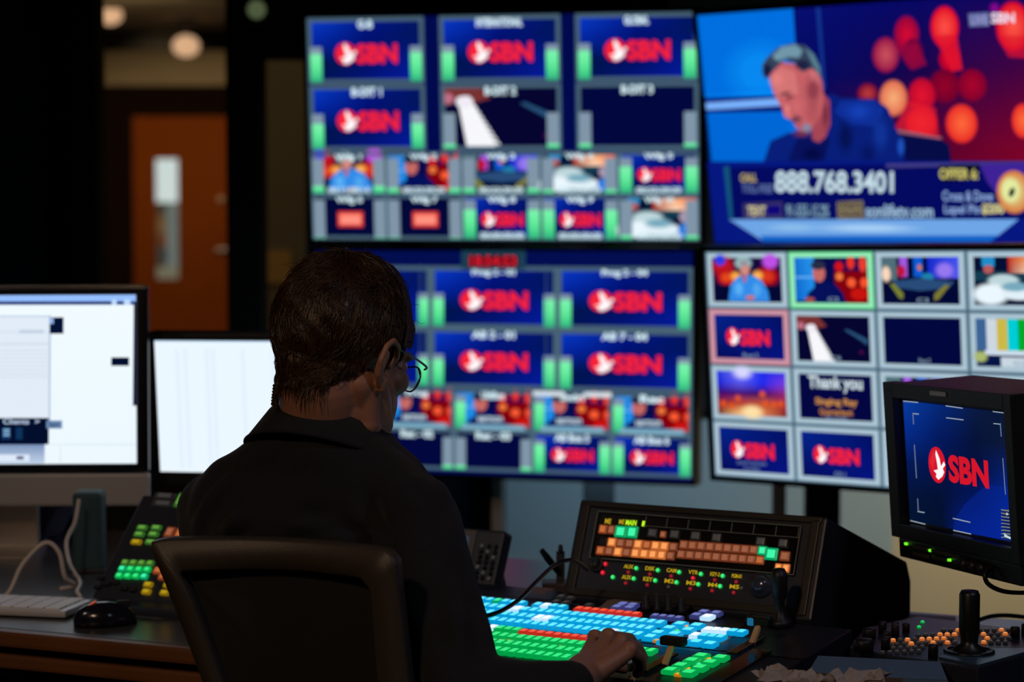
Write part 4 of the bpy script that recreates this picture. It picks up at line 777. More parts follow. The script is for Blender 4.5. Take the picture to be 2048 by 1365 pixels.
tvv, tff = text_mesh('SONY', .0); mb = MB(); mb.add([(-.198+.03*p[0], -.0155, .1075+.007*p[1]) for p in tvv], tff); mb.build('maker_mark', mat('dim_grey_print', (.05, .05, .055), .5, noise=.1), tv)
def vb(name, x, z, w_, h_, m, d=.004): mb = MB(); mb.box((x, -.0115-d/2, z), (w_, d, h_), min(w_, h_)*.25); return mb.build(name, m, tv)
GL = em('green_pin_led', srgb(110, 230, 40), 1.2)
for x, z in ((-.157, -.1275), (-.078, -.1290), (-.0192, -.1367)): vb('indicator_light', x, z, .0062, .0042, GL)
DKB = mat('dark_grey_key', (.05, .05, .055), .4, noise=.1)
for i in range(4):
    for j in range(2): vb('button', -.130+i*.013, -.129-j*.011, .009, .006, DKB)
for i in range(7):
    for j in range(2):
        if (i, j) != (4, 1): vb('button', -.068+i*.0125, -.1285-j*.010, .009, .0055, DKB)
for i in range(3):
    mb = MB(); mb.lathe([(.009, 0), (.008, .014), (.001, .015)], 16, M=Matrix.Translation((.035+i*.026, -.011, -.136)) @ Matrix.Rotation(math.pi/2, 4, 'X')); mb.build('knob', BLK, tv)
mb = MB(); mb.box((.02, .17, 0), (.10, .06, .10), .006); mb.box((.02, .205, -.12), (.05, .03, .30), .005); mb.build('mount_arm', BLKM, tv)
ap = MM @ Vector((.02, .205, -.2)); mb = MB(); hh = ap.z-DZ; mb.lathe([(.06, 0), (.06, .01), (.018, .014), (.018, hh), (.001, hh)], 20); mb.build('mount_post', BLKM, tv, MM.inverted() @ Matrix.Translation((ap.x, ap.y, DZ)))
c = Canvas(WM, HM); SM = 2.967; hm = homography([(192, 178), (843, 260), (878, 1027), (243, 897)], [(0, 0), (1, 0), (1, 1), (0, 1)])
c.grad(0, 0, 1, 1, [[(8, 60, 160), (6, 40, 120), (10, 26, 66), (10, 22, 50)], [(6, 44, 140), (4, 26, 96), (6, 18, 56), (14, 26, 56)], [(4, 26, 90), (4, 18, 70), (4, 14, 56), (6, 34, 120)], [(4, 20, 60), (4, 16, 50), (4, 24, 100), (6, 44, 165)], [(4, 20, 48), (4, 16, 44), (4, 36, 150), (6, 42, 160)]], n=16)
c.tf = hm
c.poly([(640, 735), (700, 690), (850, 700), (865, 840), (780, 1005), (500, 960), (505, 900), (560, 810)], (6, 36, 140), .55)
LM = (150, 165, 180)
for a in (((193, 178), (285, 188)), ((452, 210), (555, 226)), ((455, 283), (560, 297)), ((734, 247), (830, 261)), ((254, 255), (290, 260)), ((738, 320), (782, 325)), ((245, 897), (335, 918)), ((288, 843), (330, 850)), ((497, 882), (600, 905)), ((500, 952), (604, 973))):
    (xa, ya), (xb, yb_) = a; c.poly([(xa, ya), (xb, yb_), (xb, yb_+6), (xa, ya+6)], LM)
for a in (((254, 255), (259, 325)), ((265, 448), (280, 650)), ((779, 322), (784, 402)), ((792, 530), (806, 745)), ((288, 770), (293, 846))):
    (xa, ya), (xb, yb_) = a; c.poly([(xa-2.5, ya), (xa+2.5, ya), (xb+2.5, yb_), (xb-2.5, yb_)], (110, 125, 150))
for k in range(9): y = 830+k*20; c.poly([(780, y), (868, y+10), (868, y+14), (780, y+4)], (150, 150, 120))
c.poly([(785, 830), (868, 842), (876, 1026), (792, 1010)], (20, 30, 44), .6)
for k in range(9): y = 834+k*19; c.poly([(784+k, y), (866+k, y+11), (866+k, y+15), (784+k, y+4)], (140, 145, 120))
c.poly([(795, 968), (820, 985), (845, 994), (874, 992), (876, 1004), (840, 1006), (800, 990)], (190, 215, 215)); c.ell(815, 858, 6, 8, (190, 200, 180))
uc, vc = hm(404, 570); ru = (hm(455, 576)[0]-hm(352, 564)[0])/2; rv = (hm(404, 676)[1]-hm(404, 462)[1])/2; u0, v0 = hm(466, 497); u1, v1 = hm(713, 714)
c.tf = lambda x, y: (x, y); c.logo(uc, vc, ru, rv, u0, u1, v0+.012, v1, (212, 22, 42), ds=.95); c.poly([(uc-ru*.85, vc-rv*.1), (uc-ru*.3, vc-rv*.8), (uc-ru*.15, vc-rv*.3), (uc-ru*.5, vc+rv*.3)], (235, 50, 60), .5)
c.build(tv)
cp = lambda px, py, d: PD(px, py, d)
cable('black_cable', [cp(1985, 1133, 3.47), cp(1970, 1150, 3.46), cp(1978, 1170, 3.46), cp(2010, 1184, 3.47), cp(2060, 1186, 3.5), cp(2110, 1180, 3.55)], .0034, BCAB, 'black cable drooping under the boxy studio monitor')
cable('black_cable', [cp(1960, 1240, 3.85), cp(1985, 1233, 3.87), cp(2020, 1232, 3.9), cp(2070, 1238, 3.93)], .0036, BCAB, 'black cable behind the joystick panel at the right edge')
# ------------------------------------------------------------------ joystick control panel
def Wp(px, py, z): return PZ(px, py, z)
ZT = .792; O9 = Wp(1771, 1311, DZ); tj = thing('joystick_panel', 'dark camera control panel with black joystick, knobs and amber round buttons', 'panel', tuple(np.array([O9[0], O9[1], DZ])))
loc9 = lambda p: (p[0]-O9[0], p[1]-O9[1])
poly = [loc9(Wp(*q, ZT)) for q in ((1700, 1292), (1728, 1256), (1836, 1233), (1915, 1243), (2060, 1262), (2190, 1290), (2120, 1318), (2048, 1311), (1957, 1337), (1874, 1325), (1771, 1311))]
mb = MB(); mb.prism(poly, ZT-DZ, bev=.003); mb.build('case', mat('deep_blue_grey_metal', (.030, .034, .055), .4, .2, noise=.25, bump=.1, bscale=500), tj)
pl = [loc9(Wp(*q, ZT)) for q in ((1878, 1318), (1905, 1302), (2070, 1300), (2046, 1309), (1957, 1334))]
mb = MB(); mb.prism(pl, .0025, M=Matrix.Translation((0, 0, ZT-DZ))); mb.build('joystick_plate', mat('blue_metal_plate', (.06, .12, .20), .35, .3, noise=.15), tj)
jb = loc9(Wp(1938, 1308, ZT)); mb = MB(); mb.lathe([(.036, 0), (.036, .003), (.030, .004), (.030, .002), (.024, .002), (.022, .006), (.012, .012), (.0125, .02), (.0145, .03), (.0145, .082), (.012, .0875), (.005, .0885), (.001, .089)], 28, M=Matrix.Translation((jb[0], jb[1], ZT-DZ+.002))); mb.build('joystick', mat('soft_black_rubber', (.008, .008, .009), .38, noise=.2), tj)
def kn(px, py, r, h): q = loc9(Wp(px, py, ZT)); mb = MB(); mb.lathe([(r, 0), (r, h*.85), (r*.85, h), (.0005, h)], 18); mb.build('knob', BLK, tj, Matrix.Translation((q[0], q[1], ZT-DZ)))
for a in ((1727, 1304, .014, .018), (1738, 1279, .010, .016), (1765, 1269, .006, .018), (1790, 1274, .006, .018), (1790, 1263, .0055, .014), (1812, 1266, .0055, .014), (1773, 1288, .006, .018), (1771, 1300, .0065, .018), (1866, 1318, .007, .020), (2030, 1276, .007, .016), (2052, 1270, .007, .016)): kn(*a)
lit = {(2, 0), (2, 2), (3, 3), (2, 4), (2, 5), (1, 6), (2, 6), (3, 6), (1, 7), (2, 7), (3, 8), (0, 8), (1, 8), (1, 12), (2, 13), (0, 14), (1, 15), (3, 13), (4, 7)}
for r in range(6):
    for k in range(17):
        px = 1800+k*14.5-(r*7); py = 1266+r*8.2+abs(k-6)*.25-k*.35
        if (r > 3 and k > 5) or (k < 3 and r < 2) or (r < 1 and k in (3, 4, 5)) or abs(px-1938) < 24 and r > 1: continue
        q = loc9(Wp(px, py, ZT)); o = cap(tj, 'round_button', q[0], q[1], ZT-DZ, .0082, .0082, .0035, 'ob' if (r, k) in lit else 'gy', True)
for px, py in ((1845, 1247), (1838, 1257)): q = loc9(Wp(px, py, ZT)); cap(tj, 'indicator_light', q[0], q[1], ZT-DZ, .006, .004, .003, 'lg')
# brown folder lying behind the joystick panel
w3 = [Wp(*q, .765) for q in ((1790, 1240), (1822, 1213), (1912, 1218), (1912, 1236), (1850, 1240))]
mb = MB(); mb.prism([(q[0]-w3[0][0], q[1]-w3[0][1]) for q in w3], .012, bev=.002); fo = mb.build('folder', mat('dark_plum_card', (.06, .035, .040), .6, noise=.2), M=Matrix.Translation((w3[0][0], w3[0][1], DZ)), label='dull plum folder lying behind the joystick panel', cat='folder')
# ------------------------------------------------------------------ open takeaway box with crumpled paper
bp = PZ(1748, 1410, .755); tx = thing('takeaway_box', 'open blue-grey cardboard box at the bottom right before the joystick panel', 'box', yawm((bp[0], bp[1], DZ), math.radians(-12)))
CARD = mat('blue_grey_card', (.10, .18, .30), .6, noise=.15); CARDI = mat('brown_card_inside', (.11, .08, .06), .8, noise=.2)
w_, l_, h_, t_ = .095, .055, .040, .0015
mb = MB(); mb.box((0, 0, .001), (2*w_, 2*l_, .002))
for s in (-1, 1):
    mb.box((s*w_, 0, h_/2), (t_, 2*l_, h_)); mb.box((0, s*l_, h_/2), (2*w_, t_, h_))
mb.build('tray', CARD, tx)
mb = MB(); mb.add([(-w_+.004, l_-.001, .004), (w_-.06, l_-.001, .004), (w_-.06, l_-.001, h_+.001), (-w_+.012, l_-.001, h_+.004)], [(0, 1, 2, 3)]); mb.box((-.02, -.01, .012), (2*w_-.05, 2*l_-.03, .018), .004); mb.build('lining', CARDI, tx)
mb = MB(); mb.prism([(-w_, 0), (w_, 0), (w_-.012, .062), (-w_+.010, .066)], t_, M=Matrix.Translation((0, l_, h_)) @ Matrix.Rotation(math.radians(12), 4, 'X'), bev=.0004); mb.build('lid', CARD, tx)
mb = MB(); mb.prism([(-l_, 0), (l_, 0), (l_-.01, .022), (-l_+.01, .022)], t_, M=Matrix.Translation((w_, 0, h_)) @ Matrix.Rotation(math.radians(90), 4, 'Z') @ Matrix.Rotation(math.radians(-150), 4, 'X')); mb.build('side_flap', CARD, tx)
n = 26; vs = []; fs = []; g = RNG.normal(size=(8, 8))
def nz(x, y, s): return math.sin(x*s+1.3*math.sin(y*s*1.7))*math.cos(y*s*.9+1.1*math.sin(x*s*1.3))
for j in range(n):
    for i in range(n):
        u = i/(n-1)*2-1; v = j/(n-1)*2-1; r = 1+.16*nz(u, v, 5)+.06*math.sin(23*math.atan2(v, u))
        z = .010+.016*abs(nz(u+.3, v, 4.1))+.010*abs(nz(u, v+1, 9.3))+.012*max(abs(u), abs(v))**3
        vs.append((u*.075*r, v*.030*r, z))
for j in range(n-1):
    for i in range(n-1): fs.append((j*n+i, j*n+i+1, (j+1)*n+i+1, (j+1)*n+i))
pq = PZ(1640, 1392, .79); mb = MB(); mb.add(vs, fs); o = mb.build('crumpled_paper', mat('thin_white_paper', (.42, .38, .40), .8, noise=.1), M=yawm((pq[0], pq[1], DZ+.0415), math.radians(-14)), label='crumpled greyish white paper sheet spilling from the blue-grey box', cat='paper')
md = o.modifiers.new('s', 'SOLIDIFY'); md.thickness = .0006
# ------------------------------------------------------------------ office chair
Oc = PZ(300, 1085, .985); e1 = PZ(790, 1107, .985)-Oc; LC = float(np.linalg.norm(e1)); XC = e1/LC; NC = np.array([-XC[1], XC[0], 0]); tl = math.radians(3)
YC = ZZ*math.cos(tl)-NC*math.sin(tl); sx, sy = -.235, 3.40
tc_ = thing('office_chair', 'black mesh-back office chair the operator sits in', 'chair', frame(np.array([sx, sy, 0]), XC, NC, ZZ))
FC = tc_.matrix_world.inverted() @ frame(Oc, XC, YC)      # local z of this frame points back towards the viewer
k_ = LC/.35
CHF = mat('chair_frame_plastic', (.055, .045, .038), .42, noise=.15, bump=.25, bscale=900)
mb = MB(); ou = [(0, .0), (.02, .004), (.34*k_, .003), (.352*k_, -.010), (.368*k_, -.18), (.365*k_, -.40), (.33*k_, -.50), (.14, -.50), (.105, -.36), (.064, -.195), (.027, -.08), (.006, -.02)]
inn = [(.040, -.038), (.30*k_, -.036), (.315*k_, -.050), (.322*k_, -.18), (.322*k_, -.38), (.30*k_, -.46), (.16, -.46), (.130, -.36), (.091, -.195), (.056, -.075)]
bm = bmesh.new()
def loopv(pts, z): return [bm.verts.new((x, y, z)) for x, y in pts]
# ring frame built from outer and inner outlines, resampled to the same count
def resamp(pts, n=44):
    p = np.array(pts+[pts[0]]); d = np.r_[0, np.cumsum(np.linalg.norm(np.diff(p, axis=0), axis=1))]; s = np.linspace(0, d[-1], n, endpoint=False)
    return np.c_[np.interp(s, d, p[:, 0]), np.interp(s, d, p[:, 1])]
cen = np.mean(np.array(ou), axis=0)
def by_angle(pts, n=240):
    p = resamp(pts, 600); a = np.arctan2(p[:, 1]-cen[1], p[:, 0]-cen[0]); out = []
    for t in np.linspace(-math.pi, math.pi, n, endpoint=False):
        i = np.argmin(np.abs(np.angle(np.exp(1j*(a-t))))); out.append(p[i])
    return np.array(out)
A_, B2 = by_angle(ou), by_angle(inn); n = len(A_)
def curve_z(x): return -.035*math.sin(math.pi*min(1, max(0, x/LC)))   # shallow wrap of the back
rows = [[bm.verts.new((q[0]+(w0)*(B2[i][0]-q[0]), q[1]+(w0)*(B2[i][1]-q[1]), z0+curve_z(q[0]))) for i, q in enumerate(A_)] for w0, z0 in ((0, .002), (.06, .006), (.92, .006), (1, .001), (1, -.022), (.1, -.026), (0, -.018))]
for j in range(len(rows)):
    a, b = rows[j], rows[(j+1) % len(rows)]
    for i in range(n): bm.faces.new((a[i], a[(i+1) % n], b[(i+1) % n], b[i]))
bmesh.ops.recalc_face_normals(bm, faces=bm.faces[:]); mb.bm(bm, smooth=True); mb.build('back_frame', CHF, tc_, FC)
mb = MB(); bm = bmesh.new(); vs = [bm.verts.new((q[0]+.05*(cen[0]-q[0])*0, q[1], -.010+curve_z(q[0])*1.0)) for q in B2]; cv = bm.verts.new((cen[0], cen[1], -.048))
for i in range(n): bm.faces.new((vs[i], vs[(i+1) % n], cv))
bmesh.ops.recalc_face_normals(bm, faces=bm.faces[:]); mb.bm(bm, smooth=True); mb.build('back_mesh', mat('black_mesh_fabric', (.010, .009, .009), .8, noise=.6, scale=900), tc_, FC)
mb = MB(); mb.box((0, .0, .448), (.46, .44, .07), .03, seg=3); mb.build('seat', mat('black_seat_fabric', (.012, .012, .013), .9, noise=.3, bump=.4, bscale=600), tc_)
bc = FC @ Vector((LC/2, -.46, -.03)); mb = MB(); mb.tube([bc, Vector((bc.x*.6, bc.y, .45)), Vector((0, -.12, .41))], [.022, .022, .025], 10); mb.build('back_support', BLK, tc_)
mb = MB(); mb.lathe([(.028, .07), (.028, .25), (.02, .25), (.02, .43), (.001, .43)], 16); mb.build('gas_lift', BLKM, tc_)
for k in range(5):
    a = 2*math.pi*k/5+.3; mb = MB(); mb.tube([(0, 0, .10), (.15*math.cos(a), .15*math.sin(a), .09), (.29*math.cos(a), .29*math.sin(a), .065)], [.028, .022, .016], 8); mb.build('base_arm', BLK, tc_)
    mb = MB(); mb.lathe([(.027, -.012), (.027, .012), (.012, .013)], 16, M=Matrix.Translation((.29*math.cos(a), .29*math.sin(a), .028)) @ Matrix.Rotation(a, 4, 'Z') @ Matrix.Rotation(math.pi/2, 4, 'X')); mb.build('caster', BLK, tc_)
#@@PART5
# ------------------------------------------------------------------ the operator
def capsule(mb, a, b, ra, rb, n=18, flat=1.0, side=None):
    a = Vector(tuple(a)); b = Vector(tuple(b)); d = (b-a); L = d.length; d.normalize()
    s = Vector(side) if side is not None else (d.cross(Vector((0, 0, 1))) if abs(d.z) < .95 else d.cross(Vector((1, 0, 0))))
    s = (s-d*s.dot(d)).normalized(); u = d.cross(s); vs = []; fs = []; prof = []
    for k in range(6): t = math.pi/2*k/6; prof.append((-ra*math.cos(t), ra*math.sin(t)))
    for k in range(9): t = k/8; prof.append((t*L, ra+(rb-ra)*t))
    for k in range(1, 7): t = math.pi/2*k/6; prof.append((L+rb*math.sin(t), max(rb*math.cos(t), 1e-4)))
    prof[0] = (-ra, 1e-4)
    for x, r in prof:
        for k in range(n): t = 2*math.pi*k/n; vs.append(a+d*x+s*(r*math.cos(t))+u*(r*flat*math.sin(t)))
    m = len(prof)
    for i in range(m-1):
        for k in range(n): fs.append((i*n+k, i*n+(k+1) % n, (i+1)*n+(k+1) % n, (i+1)*n+k))
    fs.append(tuple(range(n))[::-1]); fs.append(tuple((m-1)*n+k for k in range(n))); mb.add(vs, fs)
def ellipsoid(mb, c, r, M=None, n=24, m=16, warp=None):
    vs = []; fs = []
    for j in range(m+1):
        a = -math.pi/2+math.pi*j/m; rr = max(math.cos(a), 1e-4)
        for k in range(n):
            t = 2*math.pi*k/n; p = Vector((c[0]+r[0]*rr*math.cos(t), c[1]+r[1]*rr*math.sin(t), c[2]+r[2]*math.sin(a))); vs.append(M @ p if M is not None else p)
    for j in range(m):
        for k in range(n): fs.append((j*n+k, j*n+(k+1) % n, (j+1)*n+(k+1) % n, (j+1)*n+k))
    fs.append(tuple(range(n))[::-1]); fs.append(tuple(m*n+k for k in range(n))); mb.add(vs, fs)
def loft(mb, rings, n=36):
    vs = []; fs = []
    for c, ax, ay, rx, ry in rings:
        for k in range(n):
            t = 2*math.pi*k/n; e = .86; cx = math.copysign(abs(math.cos(t))**e, math.cos(t)); cy = math.copysign(abs(math.sin(t))**e, math.sin(t)); vs.append(Vector(tuple(np.array(c)+ax*rx*cx+ay*ry*cy)))
    for i in range(len(rings)-1):
        for k in range(n): fs.append((i*n+k, i*n+(k+1) % n, (i+1)*n+(k+1) % n, (i+1)*n+k))
    fs.append(tuple(range(n))[::-1]); fs.append(tuple((len(rings)-1)*n+k for k in range(n))); mb.add(vs, fs)
def fuse(mb, name, m, voxel, smooth=6, post=None):
    "closed shapes grown together into one continuous skin"
    bm = bmesh.new(); me0 = mb.mesh('tmp', m); bm.from_mesh(me0); bmesh.ops.recalc_face_normals(bm, faces=bm.faces[:]); bm.to_mesh(me0); bm.free()
    o = bpy.data.objects.new('tmp', me0); COL.objects.link(o)
    r = o.modifiers.new('r', 'REMESH'); r.mode = 'VOXEL'; r.voxel_size = voxel
    s = o.modifiers.new('s', 'SMOOTH'); s.factor = .5; s.iterations = smooth
    dg = bpy.context.evaluated_depsgraph_get(); me = bpy.data.meshes.new_from_object(o.evaluated_get(dg)); me.name = name
    bpy.data.objects.remove(o); bpy.data.meshes.remove(me0)
    if post is not None:
        v = np.empty(len(me.vertices)*3, np.float32); me.vertices.foreach_get('co', v); nn = np.empty(len(me.vertices)*3, np.float32); me.vertices.foreach_get('normal', nn)
        v = post(v.reshape(-1, 3), nn.reshape(-1, 3)); me.vertices.foreach_set('co', v.astype(np.float32).ravel()); me.update()
    me.polygons.foreach_set('use_smooth', [True]*len(me.polygons)); me.materials.clear(); me.materials.append(m); return me
SKIN = mat('skin', (.42, .20, .14), .5, noise=.12, scale=60, bump=.12, bscale=700)
SKIN.node_tree.nodes['Principled BSDF'].inputs['Subsurface Weight'].default_value = .12; SKIN.node_tree.nodes['Principled BSDF'].inputs['Subsurface Radius'].default_value = (.012, .005, .003)
TD = 3.40; TY = math.radians(28); TR = np.array([math.cos(TY), -math.sin(TY), 0]); TF = np.array([math.sin(TY), math.cos(TY), 0])
HY = math.radians(40); HP = math.radians(16); hr = np.array([math.cos(HY), -math.sin(HY), 0]); hf = np.array([math.sin(HY)*math.cos(HP), math.cos(HY)*math.cos(HP), -math.sin(HP)]); hu = np.cross(hr, hf)
HC = P(692, 682, 3.40); HK = 1.045; HM_ = frame(HC, hr*HK, hf*HK, hu*HK)
hp = lambda x, y, z: HC+HK*(hr*x+hf*y+hu*z)
bz = lambda py, d=TD: P(660, py, d)[2]
TC = np.array([P(643, 1000, TD)[0], TD, 0])
root = thing('person', 'seated person in dark jacket and headset seen from behind, hand on the mixer lever', 'person', frame(np.array([TC[0], TC[1], 0]), TR, TF, ZZ))
RI = root.matrix_world.inverted()
def into_root(me):
    me.transform(RI); return me
# joints
SHR, ELR, WRR = P(830, 1034, 3.28), P(930, 1395, 3.11), P(1146, 1378, 3.10)
SHL, ELL, WRL = P(431, 1022, 3.50), P(480, 1330, 3.44), P(560, 1232, 3.72)
neck0, neck1 = hp(0, -.030, -.075), np.array([TC[0], TC[1], bz(915)])-TF*.005
mb = MB()
ellipsoid(mb, (0, -.012, .018), (.0745, .095, .094), HM_)          # skull
ellipsoid(mb, (0, .030, -.035), (.062, .062, .085), HM_); ellipsoid(mb, (0, .045, .030), (.062, .048, .055), HM_)   # face, forehead
for s in (-1, 1):
    capsule(mb, hp(s*.058, -.004, -.055), hp(s*.052, .018, -.108), .016, .016); capsule(mb, hp(s*.052, .018, -.108), hp(s*.016, .074, -.134), .017, .016); capsule(mb, hp(s*.054, .02, -.06), hp(s*.040, .055, -.10), .018, .018)
    ellipsoid(mb, (s*.046, .058, -.040), (.020, .022, .020), HM_); ellipsoid(mb, (s*.031, .080, -.002), (.022, .010, .008), HM_); ellipsoid(mb, (s*.032, .076, -.020), (.014, .012, .011), HM_)
    # ear: rim, bowl and lobe
    pts = [(.076, .012, -.030), (.083, .016, -.016), (.089, .008, -.003), (.094, -.008, .002), (.096, -.021, -.008), (.094, -.025, -.028), (.087, -.018, -.047), (.080, -.006, -.058)]
    for a, b in zip(pts, pts[1:]): capsule(mb, hp(s*a[0], *a[1:]), hp(s*b[0], *b[1:]), .0045, .0045, 10)
    capsule(mb, hp(s*.079, -.004, -.016), hp(s*.081, -.012, -.044), .010, .008, flat=.5, side=tuple(hf)); capsule(mb, hp(s*.081, .0, -.050), hp(s*.079, .002, -.062), .008, .006, 10)
capsule(mb, hp(0, .088, -.004), hp(0, .106, -.048), .008, .010); ellipsoid(mb, (0, .100, -.052), (.016, .012, .008), HM_); ellipsoid(mb, (0, .088, -.078), (.025, .010, .006), HM_); ellipsoid(mb, (0, .087, -.088), (.022, .010, .006), HM_); ellipsoid(mb, (0, .080, -.132), (.024, .020, .020), HM_)
ellipsoid(mb, (0, .042, -.108), (.046, .045, .034), HM_)
for s in (-1, 1): ellipsoid(mb, (s*.036, .026, -.078), (.027, .052, .056), HM_); ellipsoid(mb, (s*.030, .045, -.115), (.024, .040, .028), HM_); capsule(mb, hp(s*.052, -.012, -.06), neck1+TR*s*.035+TF*.03, .022, .030)
capsule(mb, neck0, neck1, .058, .058, 28); capsule(mb, hp(0, .015, -.095), neck1+TF*.03, .042, .055, 24)
loft(mb, [((TC[0], TC[1], z), TR, TF, rx, ry) for z, rx, ry in ((.56, .12, .08), (.7, .13, .085), (.9, .15, .10), (1.0, .16, .09), (1.045, .12, .075), (1.07, .07, .06))], 28)
for S, E_, Wq in ((SHR, ELR, WRR), (SHL, ELL, WRL)): capsule(mb, S, E_, .046, .038); capsule(mb, E_, Wq, .036, .026)
for s in (-1, 1):
    hip = TC+TR*s*.09+ZZ*.575; kn_ = hip+TF*.36-ZZ*.022; an = kn_-ZZ*.41+TF*.03; capsule(mb, hip, kn_, .073, .053); capsule(mb, kn_, an, .05, .035); capsule(mb, an-ZZ*.03, an-ZZ*.045+TF*.13, .035, .03)
# right hand closed over the lever
W_ = P(1150, 1372, 3.115); K = [P(1190, 1280, 3.29), P(1217, 1277, 3.26), P(1243, 1288, 3.23), P(1260, 1304, 3.19)]
capsule(mb, WRR, W_, .027, .026)
capsule(mb, W_, P(1172, 1338, 3.19), .026, .027, flat=.8)
for i, k in enumerate(K): capsule(mb, P(1156+i*6, 1362-i*2, 3.16), k, .0170, .0098)
capsule(mb, P(1180, 1335, 3.22), P(1232, 1312, 3.24), .024, .018)
FG = [[K[0], P(1222, 1277, 3.345), P(1238, 1300, 3.375), P(1243, 1318, 3.37)], [K[1], P(1258, 1281, 3.31), P(1275, 1306, 3.335), P(1276, 1326, 3.33)],
      [K[2], P(1273, 1297, 3.27), P(1285, 1318, 3.285), P(1280, 1336, 3.28)], [K[3], P(1280, 1316, 3.21), P(1283, 1334, 3.22), P(1274, 1348, 3.225)]]
for k in K: capsule(mb, k+ZZ*.0035, k+ZZ*.0040+hf*.003, .0112, .0100, 14)
for ch, r in zip(FG, (.0098, .0100, .0094, .0084)):
    for j in range(3): capsule(mb, ch[j], ch[j+1], r*(1.12-.1*j), r*(1.02-.1*j), 14)
T_ = [P(1170, 1345, 3.21), P(1190, 1330, 3.29), P(1222, 1330, 3.33), P(1248, 1336, 3.34)]
for j in range(3): capsule(mb, T_[j], T_[j+1], (.017, .0115, .010)[j], (.0125, .010, .009)[j], 14)
L_ = [WRL+TF*.05-ZZ*.005, WRL+TF*.09-ZZ*.01]; capsule(mb, WRL, L_[0], .025, .026, flat=.6)
for q in (-.03, -.01, .01, .03): capsule(mb, L_[0]+TR*q*.7, L_[1]+TR*q+TF*.03, .012, .008)
capsule(mb, WRL+TR*.02, WRL+TR*.055+TF*.05, .013, .009)
body = link(bpy.data.objects.new('body', into_root(fuse(mb, 'body', SKIN, .0023, 2))), root)
mb = MB()
for s in (-1, 1): ellipsoid(mb, (s*.031, .079, -.017), (.0115, .0115, .0115), HM_)
mb.sm = [True]*len(mb.f); link(bpy.data.objects.new('eyes', into_root(mb.mesh('eyes', mat('eye_white', (.6, .6, .6), .2, noise=.05)))), root)
# stubble shading of jaw is left to the light; jacket
JK = mat('black_jacket_cloth', (.013, .016, .024), .8, noise=.25, scale=80, bump=.6, bscale=1400, spec=.3)
JK.node_tree.nodes['Principled BSDF'].inputs['Sheen Weight'].default_value = .06; JK.node_tree.nodes['Principled BSDF'].inputs['Sheen Roughness'].default_value = .4
mb = MB(); up = lambda z, dx=0, dy=0: (TC[0]+TR[0]*dx+TF[0]*dy, TC[1]+TR[1]*dx+TF[1]*dy, z)
loft(mb, [(up(.50, 0, .02), TR, TF, .170, .115), (up(.62, 0, .025), TR, TF, .170, .112), (up(.78, 0, .015), TR, TF, .185, .115), (up(.90, 0, .0), TR, TF, .198, .120), (up(.98, 0, -.012), TR, TF, .205, .116), (up(1.025, 0, -.012), TR, TF, .196, .102), (up(bz(930), 0, -.010), TR, TF, .160, .090), (up(bz(900), .004, -.006), TR, TF, .124, .094), (up(bz(880), .004, -.004), TR, TF, .103, .092), (up(bz(858), .004, .0), TR, TF, .088, .084), (up(bz(850), .004, .0), TR, TF, .070, .066)])
nb = np.array(up(bz(905), .004, -.01))
for S, s in ((SHR, 1), (SHL, -1)): capsule(mb, nb+TR*s*.06, S+np.array([0, 0, -.002]), .042, .054, 22)
capsule(mb, SHR, SHR*.5+ELR*.5, .059, .059, 24); capsule(mb, SHR*.5+ELR*.5, ELR, .060, .054, 24); capsule(mb, ELR, WRR*.72+ELR*.28, .054, .041, 24); capsule(mb, WRR*.72+ELR*.28, WRR*.96+ELR*.04, .041, .036, 24)
capsule(mb, SHL, ELL, .058, .052, 24); capsule(mb, ELL, WRL*.9+ELL*.1, .052, .036, 24)
FOLD = [(P(700, 1010, 3.28), P(790, 1130, 3.22), .006, .012), (P(560, 1050, 3.3), P(690, 1055, 3.27), .005, .010), (P(600, 1075, 3.3), P(740, 1090, 3.25), .006, .010), (P(390, 1070, 3.42), P(440, 980, 3.38), .006, .012), (P(430, 1075, 3.36), P(500, 1020, 3.33), .005, .012), (P(820, 1010, 3.24), P(800, 1110, 3.22), .006, .010), (P(880, 1110, 3.22), P(940, 1330, 3.05), .004, .014), (P(850, 1180, 3.2), P(900, 1260, 3.12), .005, .012), (P(470, 935, 3.36), P(400, 1010, 3.40), .004, .012)]
def wrinkle(v, nn):
    d = np.zeros(len(v))
    for a, b, amp, wd in FOLD:
        ab = b-a; t = np.clip(((v-a)@ab)/(ab@ab), 0, 1); dist = np.linalg.norm(v-(a+t[:, None]*ab), axis=1); d += 1.7*amp*(np.exp(-(dist/wd)**2)-.7*np.exp(-((dist-wd*1.8)/wd)**2))*np.sin(np.pi*np.clip(t, .05, .95))
    q = v*1.0; d += .0022*np.sin(q[:, 0]*52+3*np.sin(q[:, 2]*21))*np.sin(q[:, 2]*38+2*np.sin(q[:, 0]*30))
    # seam of the right sleeve
    return v+nn*d[:, None]
link(bpy.data.objects.new('jacket', into_root(fuse(mb, 'jacket', JK, .007, 8, wrinkle))), root)
mb = MB(); loft(mb, [(up(.488, 0, .03), TR, TF, .150, .10), (up(.52, 0, .03), TR, TF, .172, .122), (up(.60, 0, .025), TR, TF, .160, .105)])
for s in (-1, 1):
    hip = TC+TR*s*.09+ZZ*.578; kn_ = hip+TF*.36-ZZ*.022; an = kn_-ZZ*.41+TF*.03; capsule(mb, hip, kn_, .086, .062, 24); capsule(mb, kn_, an, .060, .052, 24)
link(bpy.data.objects.new('trousers', into_root(fuse(mb, 'trousers', mat('dark_trouser_cloth', (.010, .012, .018), .85, noise=.3, bump=.4, bscale=900), .009, 6))), root)
